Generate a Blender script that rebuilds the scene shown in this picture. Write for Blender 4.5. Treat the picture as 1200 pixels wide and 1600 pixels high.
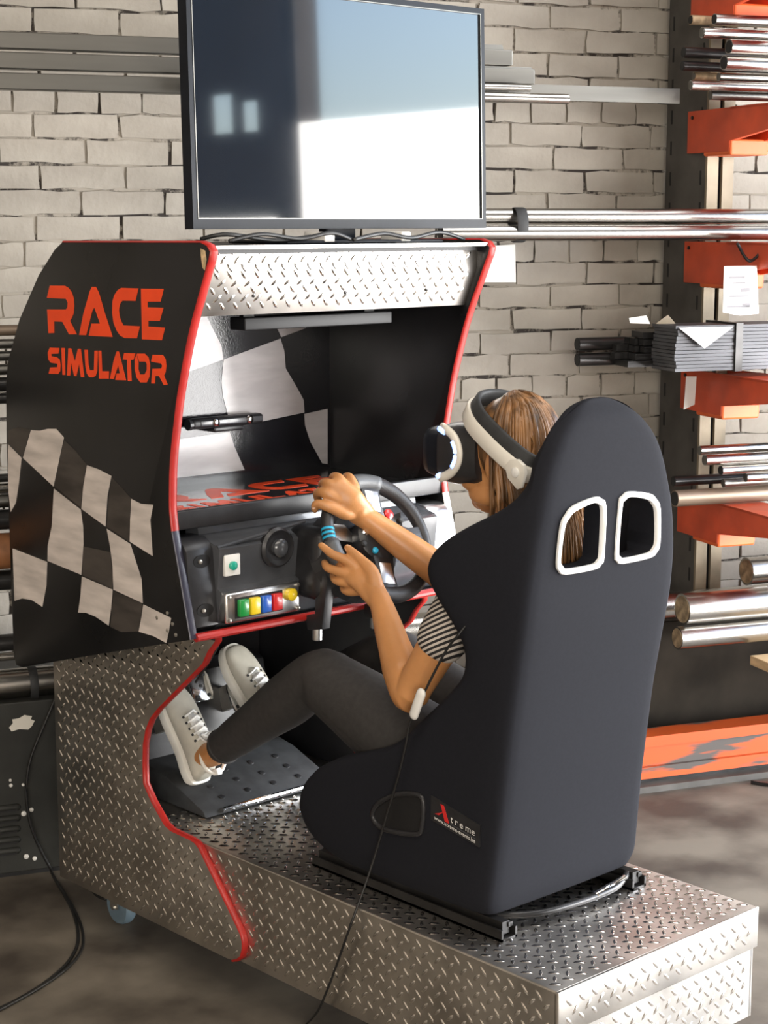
import bpy, bmesh, math, random
from mathutils import Vector, Matrix, Euler, noise
random.seed(7)
for o in list(bpy.data.objects): bpy.data.objects.remove(o)
SC = bpy.context.scene
COL = SC.collection
PI = math.pi

# ------------------------------------------------------------------ camera
F = 2773.0                       # focal length in pixels of the 1200x1600 frame
PITCH = math.atan(455.0 / F)
AZ = math.radians(42.6)          # the view looks 42.6 deg to the right of the simulator's axis
C0 = Vector((-2.318, -2.05, 1.75))
cam = bpy.data.cameras.new('camera')
cam.sensor_fit = 'VERTICAL'; cam.sensor_height = 36.0; cam.lens = F / 1600.0 * 36.0
cam.clip_start = 0.05; cam.clip_end = 200
camo = bpy.data.objects.new('camera', cam); COL.objects.link(camo)
camo.location = C0; camo.rotation_euler = (PI/2 - PITCH, 0, -AZ)
SC.camera = camo
VH = Vector((math.sin(AZ), math.cos(AZ), 0)); RT = Vector((math.cos(AZ), -math.sin(AZ), 0)); UP = Vector((0, 0, 1))
FW = VH * math.cos(PITCH) - UP * math.sin(PITCH); CU = VH * math.sin(PITCH) + UP * math.cos(PITCH)
def ray(px, py): return FW + RT * ((px - 600) / F) - CU * ((py - 800) / F)
def onx(px, py, x): d = ray(px, py); return C0 + d * ((x - C0.x) / d.x)
def ony(px, py, y): d = ray(px, py); return C0 + d * ((y - C0.y) / d.y)
def onz(px, py, z): d = ray(px, py); return C0 + d * ((z - C0.z) / d.z)
def atd(px, py, k): return C0 + ray(px, py) * k
def depth(p): return (Vector(p) - C0).dot(FW)
# the brick wall runs at an angle to the simulator: s along it, t behind it
WA = math.radians(-21.9)
WD = Vector((math.cos(WA), math.sin(WA), 0)); WN = Vector((-math.sin(WA), math.cos(WA), 0))
G0 = Vector((C0.x, C0.y, 0))
def stz(s, t, z): return G0 + WD * s + WN * t + UP * z
def wst(px, py, t):
    d = ray(px, py); k = t / d.dot(WN); p = d * k
    return p.dot(WD), C0.z + p.z

# ------------------------------------------------------------------ world, lights, exposure
wd_ = bpy.data.worlds.new('world'); SC.world = wd_; wd_.use_nodes = True
nt = wd_.node_tree; nt.nodes.clear()
wo = nt.nodes.new('ShaderNodeOutputWorld'); bg = nt.nodes.new('ShaderNodeBackground')
sky = nt.nodes.new('ShaderNodeTexSky'); sky.sky_type = 'NISHITA'; sky.sun_disc = False
sky.sun_elevation = math.radians(38); sky.sun_rotation = math.radians(60); sky.air_density = 1.0; sky.dust_density = 2.0
bg.inputs[1].default_value = 2.2
nt.links.new(sky.outputs[0], bg.inputs[0]); nt.links.new(bg.outputs[0], wo.inputs[0])
SC.view_settings.view_transform = 'Standard'; SC.view_settings.look = 'None'
SC.view_settings.exposure = -0.32; SC.view_settings.gamma = 1.0; SC.view_settings.use_curve_mapping = False

def area(name, loc, target, sx, sy, power, col):
    l = bpy.data.lights.new(name, 'AREA'); l.shape = 'RECTANGLE'; l.size = sx; l.size_y = sy
    l.energy = power; l.color = col
    o = bpy.data.objects.new(name, l); COL.objects.link(o); o.location = loc
    d = Vector(target) - Vector(loc)
    o.rotation_euler = (0, 0, WA) if abs(d.z) > .99*d.length else d.to_track_quat('-Z', 'Y').to_euler()
    return o
GS, GT0, GT1, GZ = 5.0, 1.78, 3.9, 2.36      # gate in the right-hand wall
area('gate_daylight', stz(GS - .02, (GT0 + GT1) / 2, GZ / 2), stz(0, (GT0 + GT1) / 2, GZ / 2), GT1 - GT0, GZ, 350, (1.0, .97, .93))
area('side_fill', stz(GS - .02, .55, .97), stz(0, .55, .97), 2.2, 1.94, 350, (1.0, .97, .94))  # added fill with an invented opening, brightens the platform's rear face
area('hood_fill', stz(3.7, 3.2, 4.15), stz(3.7, 3.2, 0), 1.6, 2.4, 85, (.96, .98, 1.0))  # added overhead lamp, meant to flare on the hood plate
area('overhead_fill', stz(0.6, 1.2, 4.15), stz(0.6, 1.2, 0), 4.0, 1.2, 130, (1.0, .92, .80))  # added warm fill below the ceiling, no fixture known there
area('rear_fill', stz(-1.2, -3.97, 2.2), stz(-1.2, 3, 2.2), 2.4, 1.4, 380, (1.0, .93, .84))  # added fill from behind the view, lifts the left-hand faces

# ------------------------------------------------------------------ materials
MATS = {}
def mat(name, col, rough=.5, metal=0.0, var=0.0, vscale=12.0, bump=0.0, bscale=60.0, col2=None, coat=0.0, emit=None, estr=0.0, spec=.5, aniso=0.0, vdetail=4.0, lo=.35, hi=.65, stretch=None, rvar=0.0):
    m = bpy.data.materials.new(name); m.use_nodes = True; t = m.node_tree; b = t.nodes['Principled BSDF']
    b.inputs['Base Color'].default_value = (*col, 1); b.inputs['Roughness'].default_value = rough
    b.inputs['Metallic'].default_value = metal; b.inputs['Coat Weight'].default_value = coat
    b.inputs['Coat Roughness'].default_value = .06
    b.inputs['Specular IOR Level'].default_value = spec
    if emit: b.inputs['Emission Color'].default_value = (*emit, 1); b.inputs['Emission Strength'].default_value = estr
    tc = t.nodes.new('ShaderNodeTexCoord'); src = tc.outputs['Object']
    if stretch:
        mp = t.nodes.new('ShaderNodeMapping'); mp.inputs['Scale'].default_value = stretch
        t.links.new(src, mp.inputs[0]); src = mp.outputs[0]
    if var or col2:
        n = t.nodes.new('ShaderNodeTexNoise'); n.inputs['Scale'].default_value = vscale; n.inputs['Detail'].default_value = vdetail
        t.links.new(src, n.inputs['Vector'])
        r = t.nodes.new('ShaderNodeValToRGB'); r.color_ramp.elements[0].position = lo; r.color_ramp.elements[1].position = hi
        c2 = col2 if col2 else tuple(min(1, c * (1 + var)) for c in col)
        c1 = col if col2 else tuple(c * (1 - var) for c in col)
        r.color_ramp.elements[0].color = (*c1, 1); r.color_ramp.elements[1].color = (*c2, 1)
        t.links.new(n.outputs['Fac'], r.inputs[0]); t.links.new(r.outputs[0], b.inputs['Base Color'])
        if rvar:
            ma = t.nodes.new('ShaderNodeMapRange'); ma.inputs[3].default_value = rough - rvar; ma.inputs[4].default_value = rough + rvar
            t.links.new(n.outputs['Fac'], ma.inputs[0]); t.links.new(ma.outputs[0], b.inputs['Roughness'])
    if bump:
        n2 = t.nodes.new('ShaderNodeTexNoise'); n2.inputs['Scale'].default_value = bscale; n2.inputs['Detail'].default_value = 3
        t.links.new(src, n2.inputs['Vector'])
        bp = t.nodes.new('ShaderNodeBump'); bp.inputs['Strength'].default_value = bump; bp.inputs['Distance'].default_value = .004
        t.links.new(n2.outputs['Fac'], bp.inputs['Height']); t.links.new(bp.outputs[0], b.inputs['Normal'])
    MATS[name] = m; return m

mat('black_laminate', (.010, .010, .011), .30, var=.4, vscale=4, spec=.5, rvar=.08)
mat('matte_black', (.012, .012, .014), .55, var=.3, vscale=8)
mat('black_print', (.008, .008, .011), .14, var=.3, vscale=5, bump=.05, bscale=220)
mat('white_print', (.44, .42, .43), .16, var=.08, vscale=9, stretch=(1, 1, 4))
mat('grey_print', (.045, .038, .034), .30, var=.4, vscale=8, stretch=(1, 1, 4))
mat('cream_print', (.60, .54, .50), .40, var=.22, vscale=7, stretch=(1, 1, 5), lo=.3, hi=.7)
mat('red_letter', (.90, .070, .010), .40, var=.05)
mat('red_trim', (.40, .018, .014), .36, var=.12, vscale=20)
mat('dark_edge', (.03, .03, .05), .35, var=.3)
mat('chipped_wood', (.62, .45, .25), .8, var=.3, vscale=60)
mat('tread_plate', (.66, .63, .59), .33, 1.0, var=.16, vscale=9, rvar=.08, bump=.03, bscale=90)
mat('tread_bump', (.86, .83, .79), .17, 1.0, var=.05)
mat('aluminium', (.78, .78, .78), .28, 1.0, var=.08, vscale=10)
mat('chrome', (.88, .88, .88), .10, 1.0, var=.03)
mat('white_metal', (.80, .80, .78), .35, .0, var=.04)
mat('black_plastic', (.018, .018, .020), .38, var=.2, vscale=30, bump=.05, bscale=300)
mat('grey_plastic', (.060, .063, .070), .25, var=.15, vscale=10, coat=.3)
mat('dark_recess', (.005, .005, .006), .6, var=.2)
mat('black_rubber', (.020, .021, .022), .65, var=.3, vscale=30)
mat('black_leather', (.022, .022, .024), .42, var=.2, bump=.2, bscale=400)
mat('grey_leather', (.075, .080, .085), .45, var=.15, bump=.15, bscale=400)
mat('seat_fabric', (.0132, .0138, .0178), .9, var=.06, vscale=160, bump=.05, bscale=900, spec=.12)
mat('screen_glass', (.006, .010, .017), .035, var=.2, vscale=2, coat=.6)
mat('tv_plastic', (.008, .010, .015), .42, var=.2, spec=.18)
mat('white_plastic', (.78, .77, .74), .35, var=.03)
mat('cream_plastic', (.72, .69, .62), .32, var=.03)
mat('blue_light', (.7, .85, 1.0), .3, emit=(.25, .42, 1.0), estr=2.2)
mat('led_white', (.9, .95, 1.0), .3, emit=(.75, .85, 1.0), estr=1.2)
mat('cyan_mark', (.02, .38, .62), .35, var=.05)
mat('button_green', (.01, .28, .05), .30, var=.1, coat=.5)
mat('button_yellow', (.85, .62, .02), .30, var=.05, coat=.5)
mat('button_blue', (.02, .11, .50), .30, var=.1, coat=.5)
mat('button_red', (.62, .02, .02), .30, var=.1, coat=.5)
mat('button_teal', (.01, .36, .25), .30, var=.1, coat=.5)
mat('skin', (.50, .230, .085), .40, var=.10, vscale=14, bump=.06, bscale=260)
MATS['skin'].node_tree.nodes['Principled BSDF'].inputs['Subsurface Weight'].default_value = .12
MATS['skin'].node_tree.nodes['Principled BSDF'].inputs['Subsurface Radius'].default_value = (.02, .008, .004)
mat('nail', (.66, .42, .30), .25, var=.05)
mat('lip', (.42, .15, .10), .4, var=.05)
mat('hair', (.20, .098, .038), .38, var=.75, vscale=45, stretch=(1, 1, .12), lo=.3, hi=.75)
mat('leggings', (.026, .024, .023), .75, var=.15, vscale=80, bump=.08, bscale=500)
mat('shoe_leather', (.50, .475, .405), .50, var=.08, vscale=30, bump=.06, bscale=200)
mat('shoe_sole', (.74, .72, .66), .55, var=.06)
mat('shoe_lace', (.82, .82, .80), .6, var=.05)
mat('concrete', (.058, .047, .038), .62, col2=(.190, .166, .134), vscale=3.0, vdetail=14, bump=.12, bscale=30, lo=.36, hi=.60, rvar=.15)
mat('brick_paint', (.255, .229, .194), .72, col2=(.385, .355, .308), vscale=5, vdetail=8, bump=.8, bscale=26, lo=.25, hi=.7)
mat('plaster', (.34, .29, .235), .8, var=.12, vscale=2)
mat('dark_plaster', (.16, .135, .11), .8, var=.2, vscale=1.5)
mat('rack_steel', (.085, .080, .074), .50, .3, var=.25, vscale=8)
mat('rack_cream', (.24, .195, .135), .5, .2, var=.2, vscale=10)
mat('rack_orange', (.62, .075, .022), .45, var=.2, vscale=6)
mat('rack_orange_lit', (.78, .13, .025), .45, var=.1, vscale=6)  # rack orange made brighter: light on the bracket fronts put into the colour
mat('worn_orange', (.50, .075, .008), .55, col2=(.07, .06, .055), vscale=8, vdetail=10, lo=.52, hi=.57, stretch=(.3, 1, 2.2))
mat('bright_steel', (.38, .365, .34), .26, 1.0, var=.08, vscale=5, stretch=(.08, 1, 1))
mat('dull_steel', (.16, .155, .142), .40, 1.0, var=.2, vscale=9, stretch=(.1, 1, 1))
mat('black_steel', (.035, .034, .034), .30, .6, var=.4, vscale=8)
mat('brown_sheet', (.022, .018, .014), .8, .0, var=.35, vscale=5, spec=.1)
mat('grey_flat', (.085, .087, .095), .5, .5, var=.2, vscale=9, stretch=(.1, 1, 1))
mat('rust_tube', (.26, .11, .045), .6, .3, var=.45, vscale=9)
mat('brown_tube', (.20, .15, .11), .45, .5, var=.3, vscale=9, stretch=(.1, 1, 1))
mat('end_rust', (.36, .27, .17), .6, .5, var=.4, vscale=40)
mat('base_unit', (.030, .031, .028), .45, .2, var=.3, vscale=6, bump=.05)
mat('paper', (.82, .82, .80), .7, var=.03)
mat('paper_print', (.22, .22, .24), .7, var=.1)
mat('timber', (.58, .42, .24), .7, var=.25, vscale=8, stretch=(.2, 1, 4))
mat('cable', (.012, .012, .012), .45, var=.2)
mat('caster_tyre', (.13, .19, .24), .55, var=.15)
mat('zinc', (.50, .48, .44), .35, .9, var=.15)
mat('outside_ground', (.55, .53, .50), .8, var=.1)
# painted joints with dark cracks
def crack_material():
    m = mat('brick_joint', (.46, .42, .36), .85)
    t = m.node_tree; b = t.nodes['Principled BSDF']; tc = t.nodes['Texture Coordinate']
    n = t.nodes.new('ShaderNodeTexNoise'); n.inputs['Scale'].default_value = 7; n.inputs['Detail'].default_value = 6; n.inputs['Roughness'].default_value = .7
    r = t.nodes.new('ShaderNodeValToRGB'); r.color_ramp.elements[0].position = .45; r.color_ramp.elements[1].position = .53
    r.color_ramp.elements[0].color = (.035, .028, .024, 1); r.color_ramp.elements[1].color = (.33, .30, .255, 1)
    t.links.new(tc.outputs['Object'], n.inputs['Vector']); t.links.new(n.outputs['Fac'], r.inputs[0]); t.links.new(r.outputs[0], b.inputs['Base Color'])
crack_material()
def stripe_material():
    m = mat('striped_jersey', (.03, .03, .03), .85)
    t = m.node_tree; b = t.nodes['Principled BSDF']; tc = t.nodes['Texture Coordinate']
    mp = t.nodes.new('ShaderNodeMapping'); mp.inputs['Rotation'].default_value = (math.radians(28), 0, 0)
    w = t.nodes.new('ShaderNodeTexWave'); w.wave_type = 'BANDS'; w.bands_direction = 'Z'; w.inputs['Scale'].default_value = 33
    r = t.nodes.new('ShaderNodeValToRGB'); r.color_ramp.elements[0].position = .50; r.color_ramp.elements[1].position = .58
    r.color_ramp.elements[0].color = (.018, .016, .016, 1); r.color_ramp.elements[1].color = (.58, .52, .46, 1)
    t.links.new(tc.outputs['Object'], mp.inputs[0]); t.links.new(mp.outputs[0], w.inputs['Vector'])
    t.links.new(w.outputs['Fac'], r.inputs[0]); t.links.new(r.outputs[0], b.inputs['Base Color'])
stripe_material()

# ------------------------------------------------------------------ helpers
def link(name, me, m=None, parent=None, smooth=False, off=None):
    """mesh in world coordinates -> object; below a parent the mesh is moved into the parent's space"""
    if m: me.materials.append(MATS[m] if isinstance(m, str) else m)
    o = bpy.data.objects.new(name, me); COL.objects.link(o)
    if parent is not None:
        o.parent = parent
        inv = world_of(parent).inverted()
        if not parent.get('_local'): me.transform(inv)
    if smooth:
        for p in me.polygons: p.use_smooth = True
    return o
def world_of(o):
    mw = Matrix.Identity(4)
    chain = []
    while o is not None: chain.append(o); o = o.parent
    for c in reversed(chain): mw = mw @ (Matrix.Translation(c.location) @ c.rotation_euler.to_matrix().to_4x4())
    return mw
def tag(o, label, cat, group=None):
    o['label'] = label; o['category'] = cat
    if group: o['group'] = group
    return o
def thing(name, label, cat, loc, rz=0.0, group=None):
    o = bpy.data.objects.new(name, None); COL.objects.link(o); o.empty_display_size = .05
    o.location = loc; o.rotation_euler = (0, 0, rz)
    return tag(o, label, cat, group)
def single(name, me, m, label, cat, base, rz=0.0, group=None, smooth=False):
    """a thing that is one mesh, its origin at base"""
    o = link(name, me, m, None, smooth)
    mw = Matrix.Translation(base) @ Matrix.Rotation(rz, 4, 'Z')
    me.transform(mw.inverted()); o.location = base; o.rotation_euler = (0, 0, rz)
    return tag(o, label, cat, group)
def mesh(bm, name='m'):
    me = bpy.data.meshes.new(name); bmesh.ops.recalc_face_normals(bm, faces=bm.faces[:]); bm.to_mesh(me); bm.free(); return me
def pyd(v, f, name='m', fix=True):
    me = bpy.data.meshes.new(name); me.from_pydata([tuple(q) for q in v], [], f); me.update()
    if fix:
        bm = bmesh.new(); bm.from_mesh(me); bmesh.ops.recalc_face_normals(bm, faces=bm.faces[:]); bm.to_mesh(me); bm.free()
    return me
def sharp(me, ang=35):
    for p in me.polygons: p.use_smooth = True
    me.set_sharp_from_angle(angle=math.radians(ang)); return me
def box_bm(bm, a, b, xf=None):
    x0, y0, z0 = a; x1, y1, z1 = b
    vs = [bm.verts.new((xf or (lambda p: p))(Vector(p))) for p in ((x0,y0,z0),(x1,y0,z0),(x1,y1,z0),(x0,y1,z0),(x0,y0,z1),(x1,y0,z1),(x1,y1,z1),(x0,y1,z1))]
    for q in ((0,3,2,1),(4,5,6,7),(0,1,5,4),(1,2,6,5),(2,3,7,6),(3,0,4,7)): bm.faces.new([vs[i] for i in q])
    return vs
def box(a, b, bev=0.0, xf=None, seg=2):
    bm = bmesh.new(); box_bm(bm, a, b, xf)
    if bev: bmesh.ops.bevel(bm, geom=bm.edges[:], offset=bev, segments=seg, affect='EDGES', profile=.5)
    me = mesh(bm)
    if bev: sharp(me, 50)
    return me
def boxes(lst, xf=None, bev=0.0):
    bm = bmesh.new()
    for a, b in lst: box_bm(bm, a, b, xf)
    if bev: bmesh.ops.bevel(bm, geom=bm.edges[:], offset=bev, segments=2, affect='EDGES', profile=.5)
    return mesh(bm)
def prism(poly, fn, d0, d1, bev=0.0, seg=2):
    """poly: list of 2d points; fn(u,v,d)->world; closed solid between d0 and d1"""
    bm = bmesh.new()
    a = [bm.verts.new(fn(u, v, d0)) for u, v in poly]; b = [bm.verts.new(fn(u, v, d1)) for u, v in poly]
    n = len(poly)
    f0 = bm.faces.new(a); f1 = bm.faces.new(b[::-1])
    for i in range(n): bm.faces.new((a[i], a[(i+1) % n], b[(i+1) % n], b[i]))
    if bev:
        bmesh.ops.recalc_face_normals(bm, faces=bm.faces[:])
        es = [e for e in bm.edges if f0 in e.link_faces or f1 in e.link_faces]
        bmesh.ops.bevel(bm, geom=es, offset=bev, segments=seg, affect='EDGES', profile=.5)
    bm.normal_update()
    bmesh.ops.triangulate(bm, faces=[f for f in bm.faces if len(f.verts) > 4], quad_method='BEAUTY', ngon_method='EAR_CLIP')
    return sharp(mesh(bm), 40)
def frames(pts, up=Vector((0, 0, 1))):
    out = []
    for i, p in enumerate(pts):
        t = (pts[min(i+1, len(pts)-1)] - pts[max(i-1, 0)]).normalized()
        u = up - t * up.dot(t)
        if u.length < .05: u = Vector((1, 0, 0)) - t * t.x
        u.normalize(); out.append((p, t, u, t.cross(u)))
    return out
def tube(pts, r, n=10, closed=False, cap=True, dome=False, flat=1.0, up=Vector((0,0,1)), v=None, f=None):
    """swept tube; r a number or a list; flat squeezes along the up axis"""
    own = v is None
    if own: v, f = [], []
    pts = [Vector(p) for p in pts]
    rs = r if isinstance(r, (list, tuple)) else [r] * len(pts)
    if dome:
        t0 = (pts[0] - pts[1]).normalized(); t1 = (pts[-1] - pts[-2]).normalized(); r0, r1 = rs[0], rs[-1]
        pre = [(pts[0] + t0 * r0 * math.sin(a), r0 * math.cos(a)) for a in (1.35, .9, .45)]
        post = [(pts[-1] + t1 * r1 * math.sin(a), r1 * math.cos(a)) for a in (.45, .9, 1.35)]
        pts = [p for p, _ in pre] + pts + [p for p, _ in post]; rs = [q for _, q in pre] + list(rs) + [q for _, q in post]
    b = len(v)
    if closed:
        m = len(pts); fr = []
        for i in range(m):
            t = (pts[(i+1) % m] - pts[i-1]).normalized(); u = up - t * up.dot(t)
            if u.length < .05: u = Vector((1, 0, 0)) - t * t.x
            u.normalize(); fr.append((pts[i], t, u, t.cross(u)))
    else: fr = frames(pts, up)
    for (p, t, u, w), rr in zip(fr, rs):
        for k in range(n):
            a = 2 * PI * k / n; v.append(p + u * (math.cos(a) * rr * flat) + w * (math.sin(a) * rr))
    m = len(pts)
    for i in range(m if closed else m - 1):
        j = (i + 1) % m
        for k in range(n): f.append((b+i*n+k, b+i*n+(k+1) % n, b+j*n+(k+1) % n, b+j*n+k))
    if not closed and cap: f.append([b+k for k in range(n)][::-1]); f.append([b+(m-1)*n+k for k in range(n)])
    return pyd(v, f) if own else None
def bez(pts, n=8, closed=False):
    """Catmull-Rom through points"""
    P = [Vector(p) for p in pts]; out = []; m = len(P)
    rng = range(m if closed else m - 1)
    for i in rng:
        g = (lambda k: P[k % m]) if closed else (lambda k: P[max(0, min(m-1, k))])
        a, b, c, d = g(i-1), g(i), g(i+1), g(i+2)
        for k in range(n):
            t = k / n
            out.append(.5 * ((2*b) + (c-a)*t + (2*a-5*b+4*c-d)*t*t + (3*b-3*c+d-a)*t*t*t))
    if not closed: out.append(P[-1])
    return out
def lathe(prof, fn, n=24, cap=True):
    """prof: (radius, height) list; fn(a,b,h)->world"""
    v, f = [], []
    for r, h in prof:
        for k in range(n):
            a = 2*PI*k/n; v.append(fn(r*math.cos(a), r*math.sin(a), h))
    m = len(prof)
    for i in range(m-1):
        for k in range(n): f.append((i*n+k, i*n+(k+1) % n, (i+1)*n+(k+1) % n, (i+1)*n+k))
    if cap: f.append([k for k in range(n)][::-1]); f.append([(m-1)*n+k for k in range(n)])
    return sharp(pyd(v, f), 40)
def plane_fn(o, u, v, n): return lambda a, b, h: o + u*a + v*b + n*h
def evaluated(o):
    dg = bpy.context.evaluated_depsgraph_get(); return bpy.data.meshes.new_from_object(o.evaluated_get(dg))
def modded(me, *mods):
    """apply modifiers to a mesh and hand back the result"""
    o = bpy.data.objects.new('tmp', me); COL.objects.link(o)
    for kind, kw in mods:
        q = o.modifiers.new(kind, kind)
        for k, val in kw.items(): setattr(q, k, val)
    bpy.context.view_layer.update(); r = evaluated(o)
    bpy.data.objects.remove(o); return r
def band(path, thick, height, cen):
    v, f = [], []; n = len(path)
    for i, p in enumerate(path):
        t = (path[(i+1) % n] - path[i-1]).normalized(); r = (p - cen); r = (r - t*r.dot(t)).normalized(); w = t.cross(r)
        for a, b in ((-1, -.42), (-1, .42), (-.5, .5), (.5, .5), (1, .42), (1, -.42), (.5, -.5), (-.5, -.5)): v.append(p + r*(thick*a/2) + w*(height*b))
    for i in range(n):
        j = (i+1) % n
        for k in range(8): f.append((i*8+k, i*8+(k+1) % 8, j*8+(k+1) % 8, j*8+k))
    return sharp(pyd(v, f), 50)
def inside(p, poly):
    x, y = p; c = False; n = len(poly)
    for i in range(n):
        (x0, y0), (x1, y1) = poly[i], poly[i-1]
        if (y0 > y) != (y1 > y) and x < (x1-x0)*(y-y0)/(y1-y0)+x0: c = not c
    return c
def structure(o): o['kind'] = 'structure'; return o

# ------------------------------------------------------------------ the hall
SL, SR, TF, TB, ZC = -4.0, 5.0, -4.0, 5.25, 4.2
def wbox(lst, bev=0.0): return boxes(lst, xf=lambda p: stz(*p), bev=bev)
structure(link('floor', wbox([((SL-.3, TF-.3, -.1), (SR+.3, TB+.4, 0))]), 'concrete'))
structure(link('ceiling', wbox([((SL-.3, TF-.3, ZC), (SR+.3, TB+.4, ZC+.1))]), 'dark_plaster'))
structure(link('wall_left', wbox([((SL-.2, TF, 0), (SL, TB, ZC))]), 'plaster'))
structure(link('wall_front', wbox([((SL-.2, TF-.2, 0), (SR+.2, TF, ZC))]), 'plaster'))
structure(link('wall_right', wbox([((SR, TF, 0), (SR+.2, -.55, ZC)), ((SR, -.55, 1.94), (SR+.03, 1.65, 2.34)), ((SR, -.55, 2.34), (SR+.03, 1.31, 2.52)), ((SR, 1.42, 2.34), (SR+.03, 1.47, 2.52)), ((SR, 1.555, 2.34), (SR+.03, 1.65, 2.52)), ((SR, 1.47, 2.48), (SR+.03, 1.555, 2.52)), ((SR, -.55, 2.52), (SR+.03, 1.65, ZC)), ((SR, 1.65, 0), (SR+.2, GT0, ZC)), ((SR, GT1, 0), (SR+.2, TB, ZC)), ((SR, GT0, 3.3), (SR+.2, GT1, ZC))]), 'dark_plaster'))
structure(link('trim_1', wbox([((SR-.03, GT0-.06, 0), (SR, GT0, 3.36)), ((SR-.03, GT1, 0), (SR, GT1+.06, 3.36)), ((SR-.03, GT0-.06, 3.3), (SR, GT1+.06, 3.36))]), 'rack_steel'))
structure(link('trim_2', wbox([((SR-.03, -.61, 0), (SR, -.55, 2.0)), ((SR-.03, 1.65, 0), (SR, 1.71, 2.0)), ((SR-.03, -.61, 1.94), (SR, 1.71, 2.0))]), 'rack_steel'))  # frame of the made-up opening that holds the side fill
def light_frame(name, s0, s1, t0, t1, z0, z1, flat):
    w = .07
    if flat: L = [((s0-w, t0-w, z0), (s1+w, t0, z1)), ((s0-w, t1, z0), (s1+w, t1+w, z1)), ((s0-w, t0, z0), (s0, t1, z1)), ((s1, t0, z0), (s1+w, t1, z1))]
    else: L = [((s0-w, t0, z0-w), (s1+w, t1, z0)), ((s0-w, t0, z1), (s1+w, t1, z1+w)), ((s0-w, t0, z0), (s0, t1, z1)), ((s1, t0, z0), (s1+w, t1, z1))]
    structure(link(name, wbox(L), 'rack_steel'))
light_frame('fill_frame_1', -2.4, 0.0, TF, TF+.05, 1.5, 2.9, False)  # unseen frame invented around the rear fill lamp
light_frame('fill_frame_2', 2.9, 4.5, 2.0, 4.4, ZC-.06, ZC, True)  # made-up frame around the overhead lamp near the gate
light_frame('fill_frame_3', -1.4, 2.6, .6, 1.8, ZC-.06, ZC, True)  # made-up frame around the warm ceiling fill
structure(link('outside_ground', wbox([((SR+.2, -20, -.1), (SR+40, 30, -.02))]), 'outside_ground'))

# brick wall: joints on a backing, every brick its own piece
wall = structure(link('wall_back', wbox([((SL-.2, TB+.0075, 0), (SR+.2, TB+.3, ZC))]), 'brick_joint'))
BR = random.Random(3)
def brick_mesh(L, H, rnd, deep=.03):
    nx, nz = 5, 3; v, f = [], []
    for j in range(nz):
        for i in range(nx):
            x = (i/(nx-1)-.5)*L; z = (j/(nz-1)-.5)*H
            e = (i in (0, nx-1)) + (j in (0, nz-1))
            if i in (0, nx-1) and j in (0, nz-1): x *= .988; z *= .95
            x += rnd.uniform(-.0035, .0035); z += rnd.uniform(-.0038, .0038)
            v.append((x, rnd.uniform(-.0015, .001) + .0006*e, z))
    for j in range(nz-1):
        for i in range(nx-1): f.append((j*nx+i, j*nx+i+1, (j+1)*nx+i+1, (j+1)*nx+i))
    ring = [i for i in range(nx)] + [j*nx+nx-1 for j in range(1, nz)] + [(nz-1)*nx+i for i in range(nx-2, -1, -1)] + [j*nx for j in range(nz-2, 0, -1)]
    b = len(v)
    for i in ring: x, y, z = v[i]; v.append((x*1.008, deep, z*1.03))
    n = len(ring)
    for k in range(n): f.append((ring[k], b+k, b+(k+1) % n, ring[(k+1) % n]))
    me = pyd(v, f, 'brick', fix=False)
    sharp(me, 45); me.materials.append(MATS['brick_paint']); return me
CH, BL = .0735, .252
VAR = {}
for kind, L in (('s', BL-.0075), ('h', BL/2-.0075)): VAR[kind] = [brick_mesh(L, CH-.0062, BR) for _ in range(7)]
def hidden(px, py):   # behind the simulator and the seat
    return (20 < px < 760 and 400 < py < 1400) or (300 < px < 755 and py < 350) or (870 < px < 1040 and py > 650) or (860 < px < 1080 and py > 650)
cand = []
row = 0; z = .037
while z < ZC - .05:
    hdr = (row % 6 == 4)
    s = SL + (0 if row % 2 else -BL/2) + BR.uniform(-.015, .015)
    step = BL/2 if hdr else BL
    while s < SR:
        p = stz(s, TB, z); d = p - C0; k = d.dot(FW)
        px = 600 + F*d.dot(RT)/k; py = 800 - F*d.dot(CU)/k
        cand.append((s, z, 'h' if hdr else 's', px, py)); s += step
    z += CH; row += 1
def rank(c):
    s, z, k, px, py = c
    if not (-60 < px < 1260 and -30 < py < 1250): return 1e6
    if hidden(px, py): return 1e5 + abs(px-600)
    return 0
cand.sort(key=rank)
rest_v, rest_f = [], []
for i, (s, z, kind, px, py) in enumerate(cand):
    me = VAR[kind][BR.randrange(7)]; rot = BR.uniform(-.012, .012); dt = BR.uniform(-.004, .002); flip = BR.random() < .5
    loc = stz(s, TB + dt, z + BR.uniform(-.002, .002))
    M = Matrix.Translation(loc) @ Matrix.Rotation(WA, 4, 'Z') @ Matrix.Rotation(rot, 4, 'Y') @ Matrix.Rotation(PI if flip else 0, 4, 'Y')
    if i < 300:
        o = bpy.data.objects.new('brick', me); COL.objects.link(o); o.matrix_world = M; o.parent = wall
    else:
        b = len(rest_v); rest_v += [M @ q.co for q in me.vertices]; rest_f += [tuple(b+q for q in p.vertices) for p in me.polygons]
bm_ = sharp(pyd(rest_v, rest_f, fix=False), 45)
o = link('brickwork', bm_, 'brick_paint', wall); o['kind'] = 'stuff'

# ------------------------------------------------------------------ simulator
SIM = thing('race_simulator', 'black arcade cabinet with red RACE SIMULATOR lettering, checkered flag and diamond plate platform', 'arcade machine', (.3075, .8, 0))
XL, XR = -.110, .725            # outer faces of the cabinet cheeks
TH = .019
def yz(x): return lambda u, v, d: Vector((d, u, v))
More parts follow.
